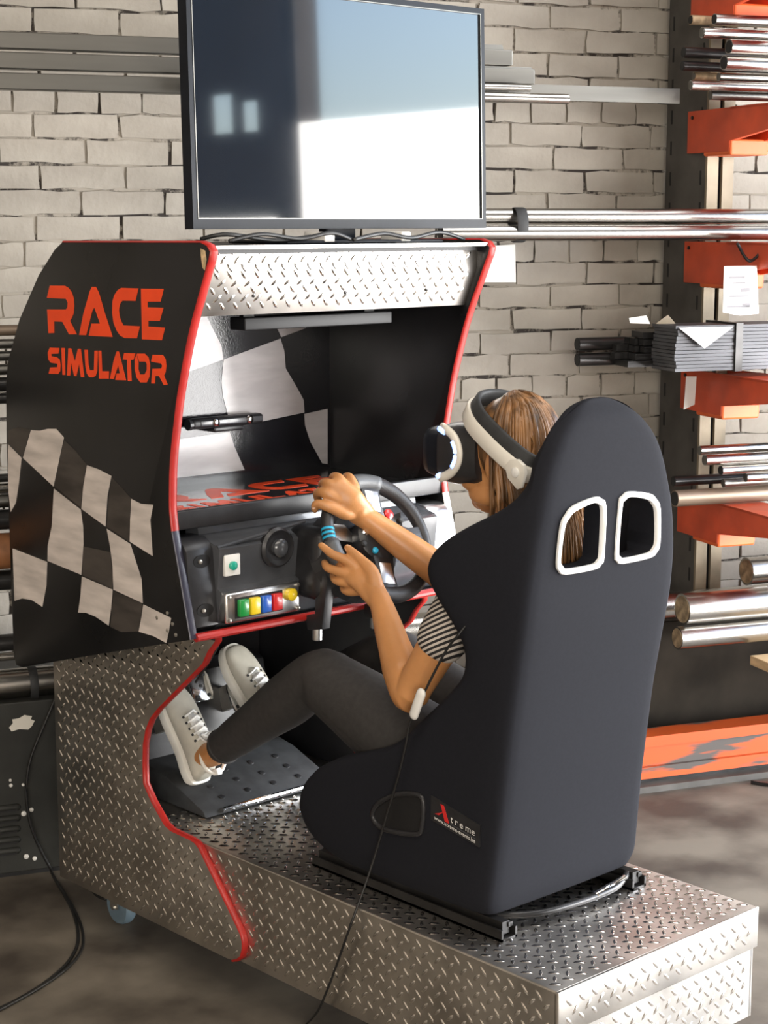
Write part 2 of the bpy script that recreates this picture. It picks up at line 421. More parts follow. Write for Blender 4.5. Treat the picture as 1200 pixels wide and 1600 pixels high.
# cheek outline (y, z): front edge from top to bottom, then round the back
CHK = [(.905, 1.706), (.884, 1.700), (.873, 1.688), (.878, 1.672), (.888, 1.653), (.912, 1.603), (.939, 1.547), (.963, 1.486), (.983, 1.425), (.998, 1.376), (1.009, 1.328),
       (1.021, 1.272), (1.029, 1.216), (1.032, 1.165), (1.032, 1.133), (1.026, 1.091), (1.001, .997), (.966, .862),
       (1.253, .785), (1.498, .717), (1.659, .671), (1.688, .672), (1.697, .690), (1.699, .83), (1.698, 1.052), (1.697, 1.224), (1.690, 1.364), (1.678, 1.418), (1.62, 1.52), (1.529, 1.626), (1.458, 1.685), (1.425, 1.702)]
def strip(path, x0, x1, out, thick, nrm_sign=1):
    """edge banding along an outline path in y,z, spanning x0..x1, rounded outward"""
    v, f = [], []; n = len(path); m = 7
    for i, (y, z) in enumerate(path):
        a = Vector(path[max(0, i-1)]); b = Vector(path[min(n-1, i+1)]); t = (b-a).normalized(); nn = Vector((t.y, -t.x)) * nrm_sign
        for k in range(m):
            an = PI * k/(m-1); xx = (x0+x1)/2 - math.cos(an)*(x1-x0)/2; h = out * math.sin(an) ** .7 if 0 < k < m-1 else 0
            v.append((xx, y + nn.x*h, z + nn.y*h))
    for i in range(n-1):
        for k in range(m-1): f.append((i*m+k, i*m+k+1, (i+1)*m+k+1, (i+1)*m+k))
        f.append((i*m+m-1, i*m, (i+1)*m, (i+1)*m+m-1))
    f.append(list(range(m))); f.append([(n-1)*m+k for k in range(m)][::-1])
    return sharp(pyd(v, f), 50)
top_path = [CHK[-1]] + CHK[:16]     # from the top rear over the nose to the end of the red banding
low_path = CHK[15:18]
smooth_path = top_path[:4] + [(p.x, p.y) for p in bez([(y, z, 0) for y, z in top_path[4:]], 3)]
cheeks = []
for x0, x1, lab in ((XL, XL+TH, 'outer cheek with red lettering and flag'), (XR-TH, XR, None)):
    c = link('side_panel', prism(CHK, yz(0), x0, x1, .001), 'black_laminate', SIM); cheeks.append(c)
    if lab: c['label'] = lab
    link('edge_trim', strip(smooth_path, x0-.001, x1+.001, .004, 0, 1), 'red_trim', c)
    link('edge_band', strip(low_path, x0-.001, x1+.001, .003, 0, 1), 'dark_edge' if lab else 'white_metal', c)
LC = cheeks[0]
link('chipped_corner', prism([(.905, 1.694), (.890, 1.690), (.886, 1.672), (.892, 1.650), (.899, 1.655), (.904, 1.678)], yz(0), XL-.0008, XL+.002), 'chipped_wood', LC)
# print on the left cheek: outlines read from the photograph, laid on the cheek's own plane
def cheek_poly(pts, x0, y0, k, name, m, proud=.0008, parent=LC):
    q = [onx(x0 + a/k, y0 + b/k, XL) for a, b in pts]
    return link(name, prism([(p.y, p.z) for p in q], yz(0), XL-proud, XL+.001), m, parent), [(p.y, p.z) for p in q]
LET = []   # letter outlines (y,z) kept for the shelf print
R1 = [(170,125),(450,125),(520,165),(580,250),(615,360),(625,500),(615,640),(585,720),(545,785),(675,1035),(530,1035),(405,800),(250,795),(250,1010),(145,1015),(120,570),(470,570),(500,530),(505,440),(470,370),(115,355)]
A1 = [(960,145),(1030,145),(1085,250),(1200,640),(1345,1085),(900,1062),(950,835),(1110,835),(1005,530),(965,600),(850,1052),(720,1048),(800,650),(920,230)]
C1 = [(310,165),(630,175),(575,410),(330,405),(285,470),(262,580),(275,700),(310,800),(350,870),(660,885),(600,1110),(370,1105),(290,1060),(220,960),(165,820),(140,640),(145,420),(180,300),(240,210)]
E1 = [(680,180),(1105,185),(1045,425),(800,425),(800,530),(1100,540),(1030,785),(815,780),(815,890),(1130,910),(1070,1145),(700,1130)]
S1 = [(120,160),(300,165),(280,270),(150,275),(150,320),(250,335),(305,380),(320,480),(315,600),(280,650),(100,645),(130,530),(260,525),(265,460),(140,440),(95,380),(85,250)]
I1 = [(340,165),(400,165),(410,670),(360,670)]
M1 = [(470,170),(520,170),(590,420),(650,180),(700,180),(765,710),(705,710),(670,460),(620,690),(580,690),(520,440),(500,680),(445,680),(458,400)]
U1 = [(770,200),(830,200),(845,480),(870,580),(950,580),(960,215),(1018,215),(1010,600),(980,690),(930,715),(860,710),(815,640),(790,500)]
L1 = [(1032,215),(1085,215),(1100,600),(1230,600),(1225,740),(1045,740)]
A2 = [(175,230),(215,230),(350,770),(150,765),(175,640),(235,640),(205,490),(120,745),(50,740),(120,400)]
T1 = [(315,260),(525,265),(490,385),(435,390),(455,785),(385,785),(370,385),(290,380)]
O1 = [(560,270),(700,270),(770,340),(800,480),(790,700),(740,810),(620,810),(550,720),(515,560),(515,380),(545,290),(585,440),(580,560),(610,660),(700,660),(740,580),(740,460),(715,420),(600,420),(552,280)]
R2 = [(850,290),(1040,295),(1090,370),(1105,500),(1090,620),(1060,680),(1130,850),(1060,860),(970,690),(900,690),(890,830),(825,830),(845,555),(1010,550),(1030,500),(1010,455),(820,420)]
for pts, ox, oy in ((R1,64,436),(A1,64,436),(C1,164,436),(E1,164,436),(S1,68,530),(I1,68,530),(M1,68,530),(U1,68,530),(L1,68,530),(A2,168,530),(T1,168,530),(O1,168,530),(R2,168,530)):
    _, q = cheek_poly(pts, ox, oy, 12, 'letter', 'red_letter'); LET.append(q)
FW_ = [[(50,175),(135,262),(118,420),(100,540),(68,600),(55,480)], [(195,88),(250,92),(300,80),(352,80),(400,135),(375,250),(335,440),(145,262)],
       [(545,308),(620,335),(697,375),(672,500),(660,690),(510,580),(522,440)], [(822,518),(880,548),(958,555),(940,650),(955,875),(812,785),(815,650)],
       [(338,455),(505,585),(520,700),(522,800),(508,992),(298,905),(300,810),(325,690)], [(668,705),(815,800),(850,910),(885,1020),(893,1170),(710,1085),(705,940),(690,820)],
       [(80,828),(295,912),(290,1060),(265,1192),(200,1150),(140,1140),(92,1155)], [(513,1003),(705,1085),(695,1200),(680,1310),(600,1255),(540,1230),(490,1228),(505,1120)],
       [(897,1178),(1070,1262),(1055,1350),(1040,1418),(960,1375),(868,1348),(885,1260)]]
for q in FW_: cheek_poly(q, 0, 650, 4, 'flag_square', 'cream_print')
FG_ = [[(402,150),(470,215),(543,303),(520,430),(507,572),(340,440),(375,270)], [(700,385),(760,445),(820,515),(812,650),(808,782),(668,693),(680,520)],
       [(712,1094),(890,1174),(880,1260),(866,1346),(760,1350),(690,1318),(700,1200)], [(522,815),(690,850),(705,1000),(702,1078),(515,996)], [(55,90),(120,68),(192,86),(145,255),(52,168)]]
for q in FG_: cheek_poly(q, 0, 650, 4, 'flag_square', 'grey_print', .0006)
# fixing screws near the lower front corner of the cheek
for px, py in ((262, 985), (270, 975), (275, 992), (262, 958), (246, 965)):
    p = onx(px, py, XL); link('screw', lathe([(.0045, -.001), (.0045, .002), (.002, .003)], lambda a, b, h, p=p: Vector((XL-h, p.y+a, p.z+b)), 8), 'zinc', LC)

IX0, IX1 = XL+TH, XR-TH         # inside width
link('back_panel', box((IX0, 1.448, .80), (IX1, 1.466, 1.69)), 'black_print', SIM)
link('rear_shell', prism([(1.425,1.700),(1.458,1.683),(1.529,1.624),(1.62,1.518),(1.676,1.418),(1.694,1.224),(1.696,.69),(1.66,.69),(1.66,1.21),(1.645,1.40),(1.59,1.50),(1.50,1.60),(1.42,1.67)], yz(0), IX0, IX1), 'matte_black', SIM)
link('top_panel', box((IX0, .905, 1.682), (IX1, 1.43, 1.700)), 'matte_black', SIM)
# flag print inside
BK = [o for o in SIM.children if o.name.startswith('back_panel')][0]
def in_poly(pts, m, pr=.001):
    q = [ony(270 + a/4.2857, 480 + b/4.2857, 1.448) for a, b in pts]
    link('flag_square', prism([(p.x, p.z) for p in q], lambda u, v, d: Vector((u, d, v)), 1.448-pr, 1.4485), m, BK)
in_poly([(-200,20),(215,40),(270,150),(325,260),(335,350),(80,440),(-200,560)], 'white_print')
in_poly([(340,350),(720,210),(745,290),(755,410),(820,520),(875,620),(880,705),(550,775),(375,745),(335,600),(325,500)], 'white_print')
in_poly([(-200,920),(380,835),(410,930),(480,1090),(10,1145),(-200,1175)], 'white_print')
in_poly([(880,715),(1035,680),(1035,1050),(1000,1045),(920,900),(885,790)], 'white_print')
in_poly([(660,60),(890,60),(890,140),(725,200)], 'white_print')
# tread plate bumps --------------------------------------------------
def treads(fn, u0, u1, v0, v1, test=None, pitch=.036, ln=.0275, wd=.0082, ht=.0030, ang=45.0):
    v, f = [], []
    nu = int((u1-u0)/(pitch/2))+1; nv = int((v1-v0)/(pitch/2))+1
    for i in range(nu):
        for j in range(nv):
            if (i+j) % 2: continue
            u = u0+i*pitch/2; w = v0+j*pitch/2
            if test and not test(u, w): continue
            if not test and not (u0+.008 < u < u1-.008 and v0+.008 < w < v1-.008): continue
            a = math.radians(ang if i % 2 == 0 else -ang); c, s_ = math.cos(a), math.sin(a)
            ring = [(-.5, 0, 0), (-.22, -.5, 0), (.22, -.5, 0), (.5, 0, 0), (.22, .5, 0), (-.22, .5, 0), (-.26, 0, 1), (.26, 0, 1)]
            b = len(v)
            for x, y, h in ring:
                x *= ln; y *= wd; v.append(fn(u + x*c - y*s_, w + x*s_ + y*c, h*ht - (0 if h else .0004)))
            f += [(b+0, b+1, b+6), (b+1, b+2, b+7, b+6), (b+2, b+3, b+7), (b+3, b+4, b+7), (b+4, b+5, b+6, b+7), (b+5, b+0, b+6)]
    me = pyd(v, f, fix=False)
    for p in me.polygons: p.use_smooth = True
    return me
def tread_part(parent, *a, **k):
    o = link('tread_pattern', treads(*a, **k), 'tread_bump', parent); o['kind'] = 'stuff'; return o
# sloping diamond plate hood under the top edge
hood = link('hood_plate', prism([(.880,1.700),(.880,1.692),(.912,1.690),(.916,1.636),(.955,1.552),(.961,1.555),(.923,1.638),(.918,1.700)], yz(0), IX0, IX1, .0008), 'tread_plate', SIM)  # upper strip bent upright so its shape gives the white glare
hood['label'] = 'diamond plate strip under the top edge'
def slope_fn(p0, p1, nrm):
    d = (Vector(p1)-Vector(p0)); L = d.length; d.normalize()
    nv = Vector((d.y, -d.x)) * nrm
    return (lambda u, w, h: Vector((u, p0[0]+d.x*w+nv.x*h, p0[1]+d.y*w+nv.y*h))), L
fn, L = slope_fn((.955, 1.552), (.916, 1.636), -1); tread_part(hood, fn, IX0+.01, IX1-.01, .004, L+.01)
fn, L = slope_fn((.916, 1.636), (.912, 1.690), -1); tread_part(hood, fn, IX0+.01, IX1-.01, -.002, L+.01)
fn, L = slope_fn((.880, 1.700), (.885, 1.700), -1); tread_part(hood, lambda u, w, h: Vector((u, .8795-h, 1.695)), IX0+.01, IX1-.01, 0, .03, pitch=.03, ln=.012, test=lambda u, w: w < .005)
for xx in (.05, .31, .56):
    fn, L = slope_fn((.955, 1.552), (.916, 1.636), -1)
    link('rivet', lathe([(.004, 0), (.004, .002), (.002, .003)], lambda a, b, h, xx=xx: fn(xx+a, .045+b, h), 8), 'black_steel', hood)
link('lamp_bar', box((.10, 1.03, 1.512), (.54, 1.085, 1.540), .003), 'dark_recess', SIM)
for x in (.12, .48): link('lamp_bracket', box((x, 1.06, 1.538), (x+.03, 1.075, 1.684)), 'matte_black', SIM)
# shelf and dashboard
shelf = link('shelf', box((IX0, 1.043, 1.090), (IX1, 1.449, 1.131-.021)), 'black_print', SIM)
link('shelf_nosing', box((IX0, 1.030, 1.089), (IX1, 1.046, 1.131), .003), 'black_plastic', SIM)
ys = [y for q in LET for y, z in q]; zs = [z for q in LET for y, z in q]
y0, y1, z0, z1 = max(ys), min(ys), min(zs), max(zs)
for q in LET:
    pl = [(-.02 + (y0-y)/(y0-y1)*.62, 1.13 + (z-z0)/(z1-z0)*.23) for y, z in q]
    link('letter', prism(pl, lambda u, v, d: Vector((u, v, d)), 1.1095, 1.1108), 'red_letter', shelf)
dash = link('dashboard', prism([(1.055,1.088),(1.05,1.070),(.985,1.052),(.975,1.046),(.985,.958),(.972,.952),(.988,.878),(1.0,.868),(1.10,.868),(1.10,1.088)], yz(0), -.02, .64, .002), 'grey_plastic', SIM)
dash['label'] = 'moulded grey control panel'
for a, b in ((IX0, -.018), (.638, IX1)):
    br = link('dash_bracket', prism([(1.03,1.070),(1.012,1.060),(1.0,1.045),(.985,.880),(1.0,.868),(1.08,.868),(1.08,1.070)], yz(0), a, b, .003), 'black_plastic' if a < 0 else 'aluminium', SIM)  # right bracket turned to metal: the gate's reflection put into its material
    if a < 0:
        for zc in (1.022, .915):
            yy = 1.0 - (1.045-zc)*.0909
            fnb = lambda p, q, h, zc=zc, yy=yy: Vector((-.052+p*1.5, yy-h, zc+q))
            link('screw_recess', lathe([(.015, .0004), (.015, .0014), (.012, .0016)], fnb, 18), 'dark_recess', br)
            link('screw', lathe([(.005, .001), (.005, .005), (.003, .006)], lambda p, q, h, zc=zc, yy=yy: Vector((-.058+p, yy-h, zc+q)), 10), 'zinc', br)
# raised rib along the top of the moulded panel and the wheel well
link('panel_rib', tube(bez([(-.02, .984, 1.050), (.10, .980, 1.066), (.22, .975, 1.082)], 6), .005, 8), 'grey_plastic', SIM)
fd = plane_fn(Vector((.14, .978, 1.032)), Vector((1,0,0)), Vector((0,0,1)), Vector((0,-1,0)))
kn = link('knob_socket', lathe([(.046, -.004), (.046, .006), (.040, .012), (.030, .008), (.028, .008)], fd, 28), 'black_plastic', SIM)
link('knob', lathe([(.020, .006), (.021, .018), (.017, .023), (.010, .025)], fd, 20), 'grey_plastic', kn)
sw = link('switch_plate', box((-.008, .972, .985), (.034, .982, 1.032), .002), 'white_plastic', SIM)
link('push_button', lathe([(.010, 0), (.010, .007), (.006, .010)], plane_fn(Vector((.012, .973, 1.008)), Vector((1,0,0)), Vector((0,0,1)), Vector((0,-1,0))), 16), 'button_teal', sw)
bb = link('button_box', box((-.018, .958, .882), (.192, .990, .950), .006), 'aluminium', SIM); bb['label'] = 'steel box of coloured game buttons'
for i, m in enumerate(('button_green', 'button_yellow', 'button_blue', 'button_red')):
    x = .012 + i*.0315; link('button', box((x, .946, .896), (x+.026, .960, .934), .0025), m, bb)
link('button_well', box((.006, .9565, .892), (.140, .960, .938), .0008), 'dark_recess', bb)
link('button', lathe([(.014, 0), (.014, .010), (.010, .013)], plane_fn(Vector((.162, .958, .925)), Vector((1,0,0)), Vector((0,0,1)), Vector((0,-1,0))), 20), 'button_yellow', bb)
for x, z in ((-.010, .942), (-.010, .890), (.184, .943), (.184, .890)):
    link('screw', lathe([(.005, 0), (.005, .003), (.003, .004)], plane_fn(Vector((x, .958, z)), Vector((1,0,0)), Vector((0,0,1)), Vector((0,-1,0))), 8), 'zinc', bb)
link('dash_trim', tube([(IX0-.004, .966, .864), (.30, .966, .864), (IX1+.004, .966, .864)], .0095, 10), 'red_trim', SIM)
link('dash_floor', box((IX0, .975, .858), (IX1, 1.44, .868)), 'matte_black', SIM)
kp = link('knee_panel', box((.006, 1.635, .36), (.609, 1.65, .858)), 'matte_black', SIM)
for x, z in ((.25, .80), (.33, .79), (.42, .80), (.30, .74), (.40, .74), (.2, .77)):
    link('screw', lathe([(.004, 0), (.004, .002), (.002, .003)], plane_fn(Vector((x, 1.635, z)), Vector((1,0,0)), Vector((0,0,1)), Vector((0,-1,0))), 8), 'zinc', kp)
link('wire', tube(bez([(.02, 1.1, .86), (.05, 1.12, .80), (.06, 1.2, .70)], 6), .004, 6), 'grey_plastic', kp)
link('wire', tube(bez([(.06, 1.08, .86), (.08, 1.12, .79), (.075, 1.2, .69)], 6), .003, 6), 'cable', kp)
# lower cheeks in diamond plate with red banding
LOW = [(1.002,.838),(1.030,.810),(1.051,.778),(1.226,.639),(1.258,.608),(1.276,.578),(1.288,.541),(1.292,.49),(1.291,.443),(1.26,.405),(1.21,.362),(1.185,.354),(1.111,.352),(1.092,.349),(1.079,.342),
       (.941,.195),(.928,.180),(.922,.165),(.922,.148),(.930,.128),(.945,.116),(.962,.109),(.98,.107),(1.672,.107),(1.672,.84)]
for x0, x1 in ((-.014, 0.0), (.615, .629)):
    lp = link('base_cheek', prism(LOW, yz(0), x0, x1, .001), 'tread_plate' if x0 < 0 else 'matte_black', SIM)
    link('edge_trim', strip([(1.002,.856)]+LOW[:22], x0-.002, x1+.002, .006, 0, 1), 'red_trim', lp)
    if x0 < 0:
        shr = LOW
        def tst(u, w): return all(inside((u+du, w+dw), LOW) for du, dw in ((.014,0),(-.014,0),(0,.014),(0,-.014)))
        tread_part(lp, lambda u, w, h: Vector((-.014-h, u, w)), .93, 1.665, .112, .835, tst)
        lp['label'] = 'diamond plate lower cheek with red edge'
# platform
pt = link('platform_top', box((0, 0, .342), (.615, 1.66, .350), .003), 'tread_plate', SIM)
tread_part(pt, lambda u, w, h: Vector((u, w, .350+h)), .004, .611, .006, 1.30, None)
ps = link('platform_side', box((.0003, .006, .107), (.006, 1.66, .345)), 'tread_plate', SIM)
tread_part(ps, lambda u, w, h: Vector((.0003-h, u, w)), .010, 1.08, .112, .345, lambda u, w: .02 < u < 1.07 and .118 < w < .338 and not inside((u-.012, w), LOW) and not inside((u, w), LOW))
link('platform_side', box((.609, .006, .107), (.616, 1.66, .345)), 'tread_plate', SIM)
pr = link('platform_lip', box((-.002, -.005, .262), (.617, .004, .3495), .002), 'tread_plate', SIM)
tread_part(pr, lambda u, w, h: Vector((u, -.005-h, w)), .01, .605, .268, .345, None)
pb = link('platform_rear', box((.004, .006, .107), (.611, .014, .27)), 'tread_plate', SIM)
tread_part(pb, lambda u, w, h: Vector((u, .006-h, w)), .012, .60, .112, .262, None)
link('platform_floor', box((.004, .01, .105), (.611, 1.66, .112)), 'matte_black', SIM)
link('front_plate', box((-.002, 1.66, .107), (.617, 1.672, .69)), 'tread_plate', SIM)
for x, y in ((.075, 1.53), (.54, 1.53), (.075, .16), (.54, .16)):
    cs = link('caster', boxes([((x-.035, y-.035, .098), (x+.035, y+.035, .1055)), ((x-.024, y-.016, .045), (x-.020, y+.016, .100)), ((x+.020, y-.016, .045), (x+.024, y+.016, .100))]), 'zinc', SIM)
    link('caster_wheel', lathe([(.020, -.016), (.043, -.015), (.047, -.008), (.047, .008), (.043, .015), (.020, .016)], lambda a, b, h, x=x, y=y: Vector((x+h, y+a, .0475+b)), 24), 'caster_tyre', cs)
    link('axle', tube([(x-.028, y, .0475), (x+.028, y, .0475)], .006, 8), 'zinc', cs)

# ------------------------------------------------------------------ television on the cabinet
TV = thing('television', 'large flat black television standing on the arcade cabinet, screen reflecting the daylight', 'television', (.372, 1.03, 1.700))
tvt = math.radians(1.5)
def tvf(p):   # leans back a little about its lower edge
    y = p[1]-.99; z = p[2]-1.733
    return Vector((p[0], .99 + y*math.cos(tvt) + z*math.sin(tvt), 1.733 + z*math.cos(tvt) - y*math.sin(tvt)))
TX0, TX1, TZ0, TZ1 = -.066, .812, 1.733, 2.248
link('back_housing', box((TX0+.06, 1.012, TZ0+.04), (TX1-.06, 1.060, TZ1-.06), .012, xf=tvf), 'tv_plastic', TV)
def ring_frame(x0, x1, z0, z1, w, wb, y0, y1):
    bm = bmesh.new()
    for a, b in (((x0, y0, z0), (x1, y1, z0+wb)), ((x0, y0, z1-w), (x1, y1, z1)), ((x0, y0, z0+wb), (x0+w, y1, z1-w)), ((x1-w, y0, z0+wb), (x1, y1, z1-w))): box_bm(bm, a, b, tvf)
    return mesh(bm)
bz = link('bezel', ring_frame(TX0, TX1, TZ0, TZ1, .014, .022, .988, 1.018), 'tv_plastic', TV)
link('bezel_rim', ring_frame(TX0+.0125, TX1-.0125, TZ0+.0205, TZ1-.0125, .002, .002, .9868, .99), 'dull_steel', bz)
link('screen', box((TX0+.013, .9915, TZ0+.020), (TX1-.013, 1.012, TZ1-.013), xf=tvf), 'screen_glass', TV)
link('base_plate', box((.14, .93, 1.700), (.61, 1.13, 1.708), .003), 'tv_plastic', TV)
link('stand_neck', box((.33, 1.022, 1.706), (.42, 1.05, 1.80), .004), 'tv_plastic', TV)
for x in (.245, .475): link('stand_foot', box((x, .928, 1.704), (x+.03, 1.0, 1.726), .003), 'white_plastic', TV)
tag_c = [bez([(-.02, .955, 1.708), (.06, .945, 1.722), (.16, .94, 1.712), (.24, .93, 1.724), (.30, .93, 1.709)], 6), bez([(.30, .925, 1.709), (.40, .935, 1.722), (.48, .93, 1.712), (.58, .94, 1.724), (.67, .95, 1.707)], 6), bez([(-.06, 1.0, 1.712), (-.02, .96, 1.722), (.10, .955, 1.709), (.2, .95, 1.716)], 6)]
tag_c = [[q + Vector((0, -.028, 0)) for q in c] for c in tag_c]
for i, c in enumerate(tag_c):
    single('cable', tube(c, .0045, 6), 'cable', ('black cable lying along the cabinet top below the left of the television', 'black cable lying along the cabinet top below the right of the television', 'black cable curling off the corner of the cabinet top')[i], 'cable', c[0], smooth=True, group='cables under the television')

# ------------------------------------------------------------------ camera bar on the back panel
CB = thing('camera_bar', 'slim black motion camera bar with two lenses on the checkered panel inside the cabinet', 'camera', (.34, 1.446, 1.262))
link('body', box((.232, 1.405, 1.250), (.452, 1.437, 1.276), .008), 'black_plastic', CB)
for x in (.30, .405): link('lens', lathe([(.010, 0), (.010, .004), (.006, .006)], plane_fn(Vector((x, 1.405, 1.264)), Vector((1,0,0)), Vector((0,0,1)), Vector((0,-1,0))), 14), 'chrome', CB)
link('grille', box((.255, 1.403, 1.257), (.445, 1.406, 1.270), .001), 'grey_plastic', CB)
link('mount', box((.30, 1.41, 1.238), (.39, 1.4485, 1.252), .004), 'black_plastic', CB)
link('end_knob', tube([(.226, 1.42, 1.262), (.236, 1.42, 1.262)], .014, 14), 'black_plastic', CB)

# ------------------------------------------------------------------ steering wheel
WH = thing('steering_wheel', 'black leather racing wheel with cyan mark and buttons, clamped to the dashboard', 'steering wheel', (.322, .97, .868))
wy, wt = 0.0, math.radians(30)
WX = Vector((math.cos(wy), math.sin(wy), 0)); WYf = Vector((-math.sin(wy), math.cos(wy), 0))
WZ = UP * math.cos(wt) + WYf * math.sin(wt); WNf = WX.cross(WZ) * 1.0     # points to the dashboard or driver
if WNf.y > 0: WNf = -WNf
WC = Vector((.310, .829, 1.051)); RW = .136
def wp(th, r=RW, h=0.0):
    a = math.radians(th); return WC + WX*(r*math.cos(a)) + WZ*(r*math.sin(a)) + WNf*h
ROT = 78   # the wheel is turned a little to the left
link('rim', tube([wp(a) for a in range(0, 360, 6)], [.0165 + .0025*(math.cos(math.radians(2*(a-ROT))))for a in range(0, 360, 6)], 14, closed=True, up=WNf), 'black_leather', WH, smooth=True)
link('grip', tube([wp(a) for a in range(176, 216, 4)], .0195, 14, up=WNf), 'grey_leather', WH, smooth=True)
link('grip', tube([wp(a) for a in range(66, 100, 4)], .0195, 14, up=WNf), 'grey_leather', WH, smooth=True)
for a in (163, 167, 171): link('cyan_mark', tube([wp(a), wp(a+2.2)], .0150, 14, up=WNf), 'cyan_mark', WH, smooth=True)
fw_ = lambda dx, dy: (lambda a, b, h: WC + WX*(a+dx) + WZ*(b+dy) + WNf*h)
link('hub', lathe([(.052, -.03), (.058, -.012), (.056, .004), (.046, .012), (.030, .014)], fw_(0, 0), 32), 'black_plastic', WH)
for th in (ROT, 180+ROT, 270+ROT):
    a = math.radians(th); d = WX*math.cos(a) + WZ*math.sin(a); e = -WX*math.sin(a) + WZ*math.cos(a); wdt = .030 if th < 339 else .040
    pl = [(.035, -wdt), (.09, -wdt*.75), (.130, -wdt*.95), (.130, wdt*.95), (.09, wdt*.75), (.035, wdt)]
    link('spoke', prism(pl, lambda u, v, h, d=d, e=e: WC + d*u + e*v + WNf*h, -.010, .008, .003), 'black_plastic' if th < 339 else 'black_leather', WH)
    if th < 339: link('spoke_inlay', prism([(.062, -.016), (.112, -.019), (.112, .019), (.062, .016)], lambda u, v, h, d=d, e=e: WC + d*u + e*v + WNf*h, .006, .010, .002), 'aluminium', WH)
for i, (bx, by, m) in enumerate(((.035, .02, 'chrome'), (.055, .012, 'black_rubber'), (.045, -.005, 'chrome'), (.030, -.028, 'cyan_mark'), (.062, -.020, 'cyan_mark'), (.075, .03, 'black_rubber'), (-.04, .015, 'chrome'), (-.055, -.01, 'black_rubber'), (-.03, -.03, 'cyan_mark'), (.0, .04, 'black_rubber'), (.068, .004, 'black_rubber'), (.055, -.032, 'chrome'))):
    link('thumb_button', lathe([(.0075, .004), (.0075, .014), (.005, .0165)], fw_(bx, by), 12), m, WH)
link('red_dial', lathe([(.012, .002), (.012, .008), (.009, .010)], fw_(.052, .050), 16), 'button_red', WH)
for sx in (-1, 1): link('paddle', prism([(sx*.03, .0), (sx*.105, .02), (sx*.115, .06), (sx*.06, .05)], lambda u, v, h: WC + WX*u + WZ*v - WNf*h, .022, .026, .001), 'aluminium', WH)
link('column', tube([WC - WNf*.02, WC - WNf*.075], [.05, .055], 24), 'black_plastic', WH, smooth=False)
wb = [WC - WNf*.07, Vector((.322, .93, 1.02)), Vector((.322, 1.02, .98))]
link('motor_housing', box((.20, .900, .905), (.42, 1.03, 1.070), .03, seg=4), 'black_plastic', WH)
link('shroud', tube([WC - WNf*.05, WC - WNf*.115], [.088, .112], 28), 'black_plastic', WH, smooth=False)
for x in (.222, .398):
    cl = link('clamp_arm', prism([(.90, .99), (.885, .96), (.905, .845), (.955, .835), (.965, .868), (.93, .875), (.925, .96), (.93, .99)], lambda u, v, d: Vector((d, u, v)), x-.013, x+.013, .003), 'black_plastic', WH)
    link('clamp_screw', lathe([(.012, 0), (.012, .030), (.008, .032)], lambda a, b, h, x=x: Vector((x+a, .935+b, .845-h)), 14), 'aluminium', cl)

# ------------------------------------------------------------------ pedals
PD = thing('pedal_unit', 'black pedal unit with heel plate and chrome pedal faces on the diamond plate floor', 'pedals', (.30, 1.3, .35))
link('heel_plate', prism([(1.205,.3525),(1.212,.366),(1.36,.418),(1.48,.438),(1.48,.3525)], yz(0), .10, .50, .004), 'black_rubber', PD)
link('front_bar', tube([(.15, 1.204, .362), (.50, 1.204, .362)], .006, 8), 'chrome', PD)
link('pedal_housing', prism([(1.46,.3525),(1.46,.44),(1.50,.62),(1.54,.64),(1.62,.60),(1.62,.3525)], yz(0), .08, .52, .008), 'black_plastic', PD)
ln = [(x, y) for x in (.18, .26, .34, .42) for y in (1.245, 1.29, 1.335)]
for x, y in ln:
    z = .366 + (y-1.212)/(1.36-1.212)*.052
    link('grip_stud', lathe([(.009, -.001), (.008, .002), (.005, .003)], plane_fn(Vector((x, y, z)), Vector((1,0,0)), Vector((0,.943,.332)), Vector((0,-.332,.943))), 10), 'dark_recess', PD)
pu = Vector((1,0,0)); pv = Vector((0, .46, .888)); pn = Vector((0, -.888, .46))
for x, m, z in ((.155, 'chrome', .545), (.262, 'chrome', .600), (.37, 'chrome', .56)):
    o0 = Vector((x, 1.4075 + (z-.545)*.518, z)); q = [(-.026,-.038),(.026,-.038),(.032,-.02),(.032,.025),(.024,.042),(-.024,.042),(-.032,.025),(-.032,-.02)]
    pf = link('pedal', prism(q, lambda u, v, h, o0=o0: o0 + pu*u + pv*v + pn*h, -.003, .003, .0015), m, PD)
    for a, b in ((-.017, .028), (.017, .028), (-.017, -.026), (.017, -.026), (0, 0)):
        link('stud', lathe([(.005, .002), (.005, .005), (.003, .006)], plane_fn(o0 + pu*a + pv*b, pu, pv, pn), 10), 'black_rubber', pf)
    link('pedal_arm', prism([(-.010,-.02),(.010,-.02),(.010,.04),(-.010,.04)], lambda u, v, h, o0=o0: o0 + pu*u + pv*v + pn*h, -.075, -.002), 'zinc', pf)

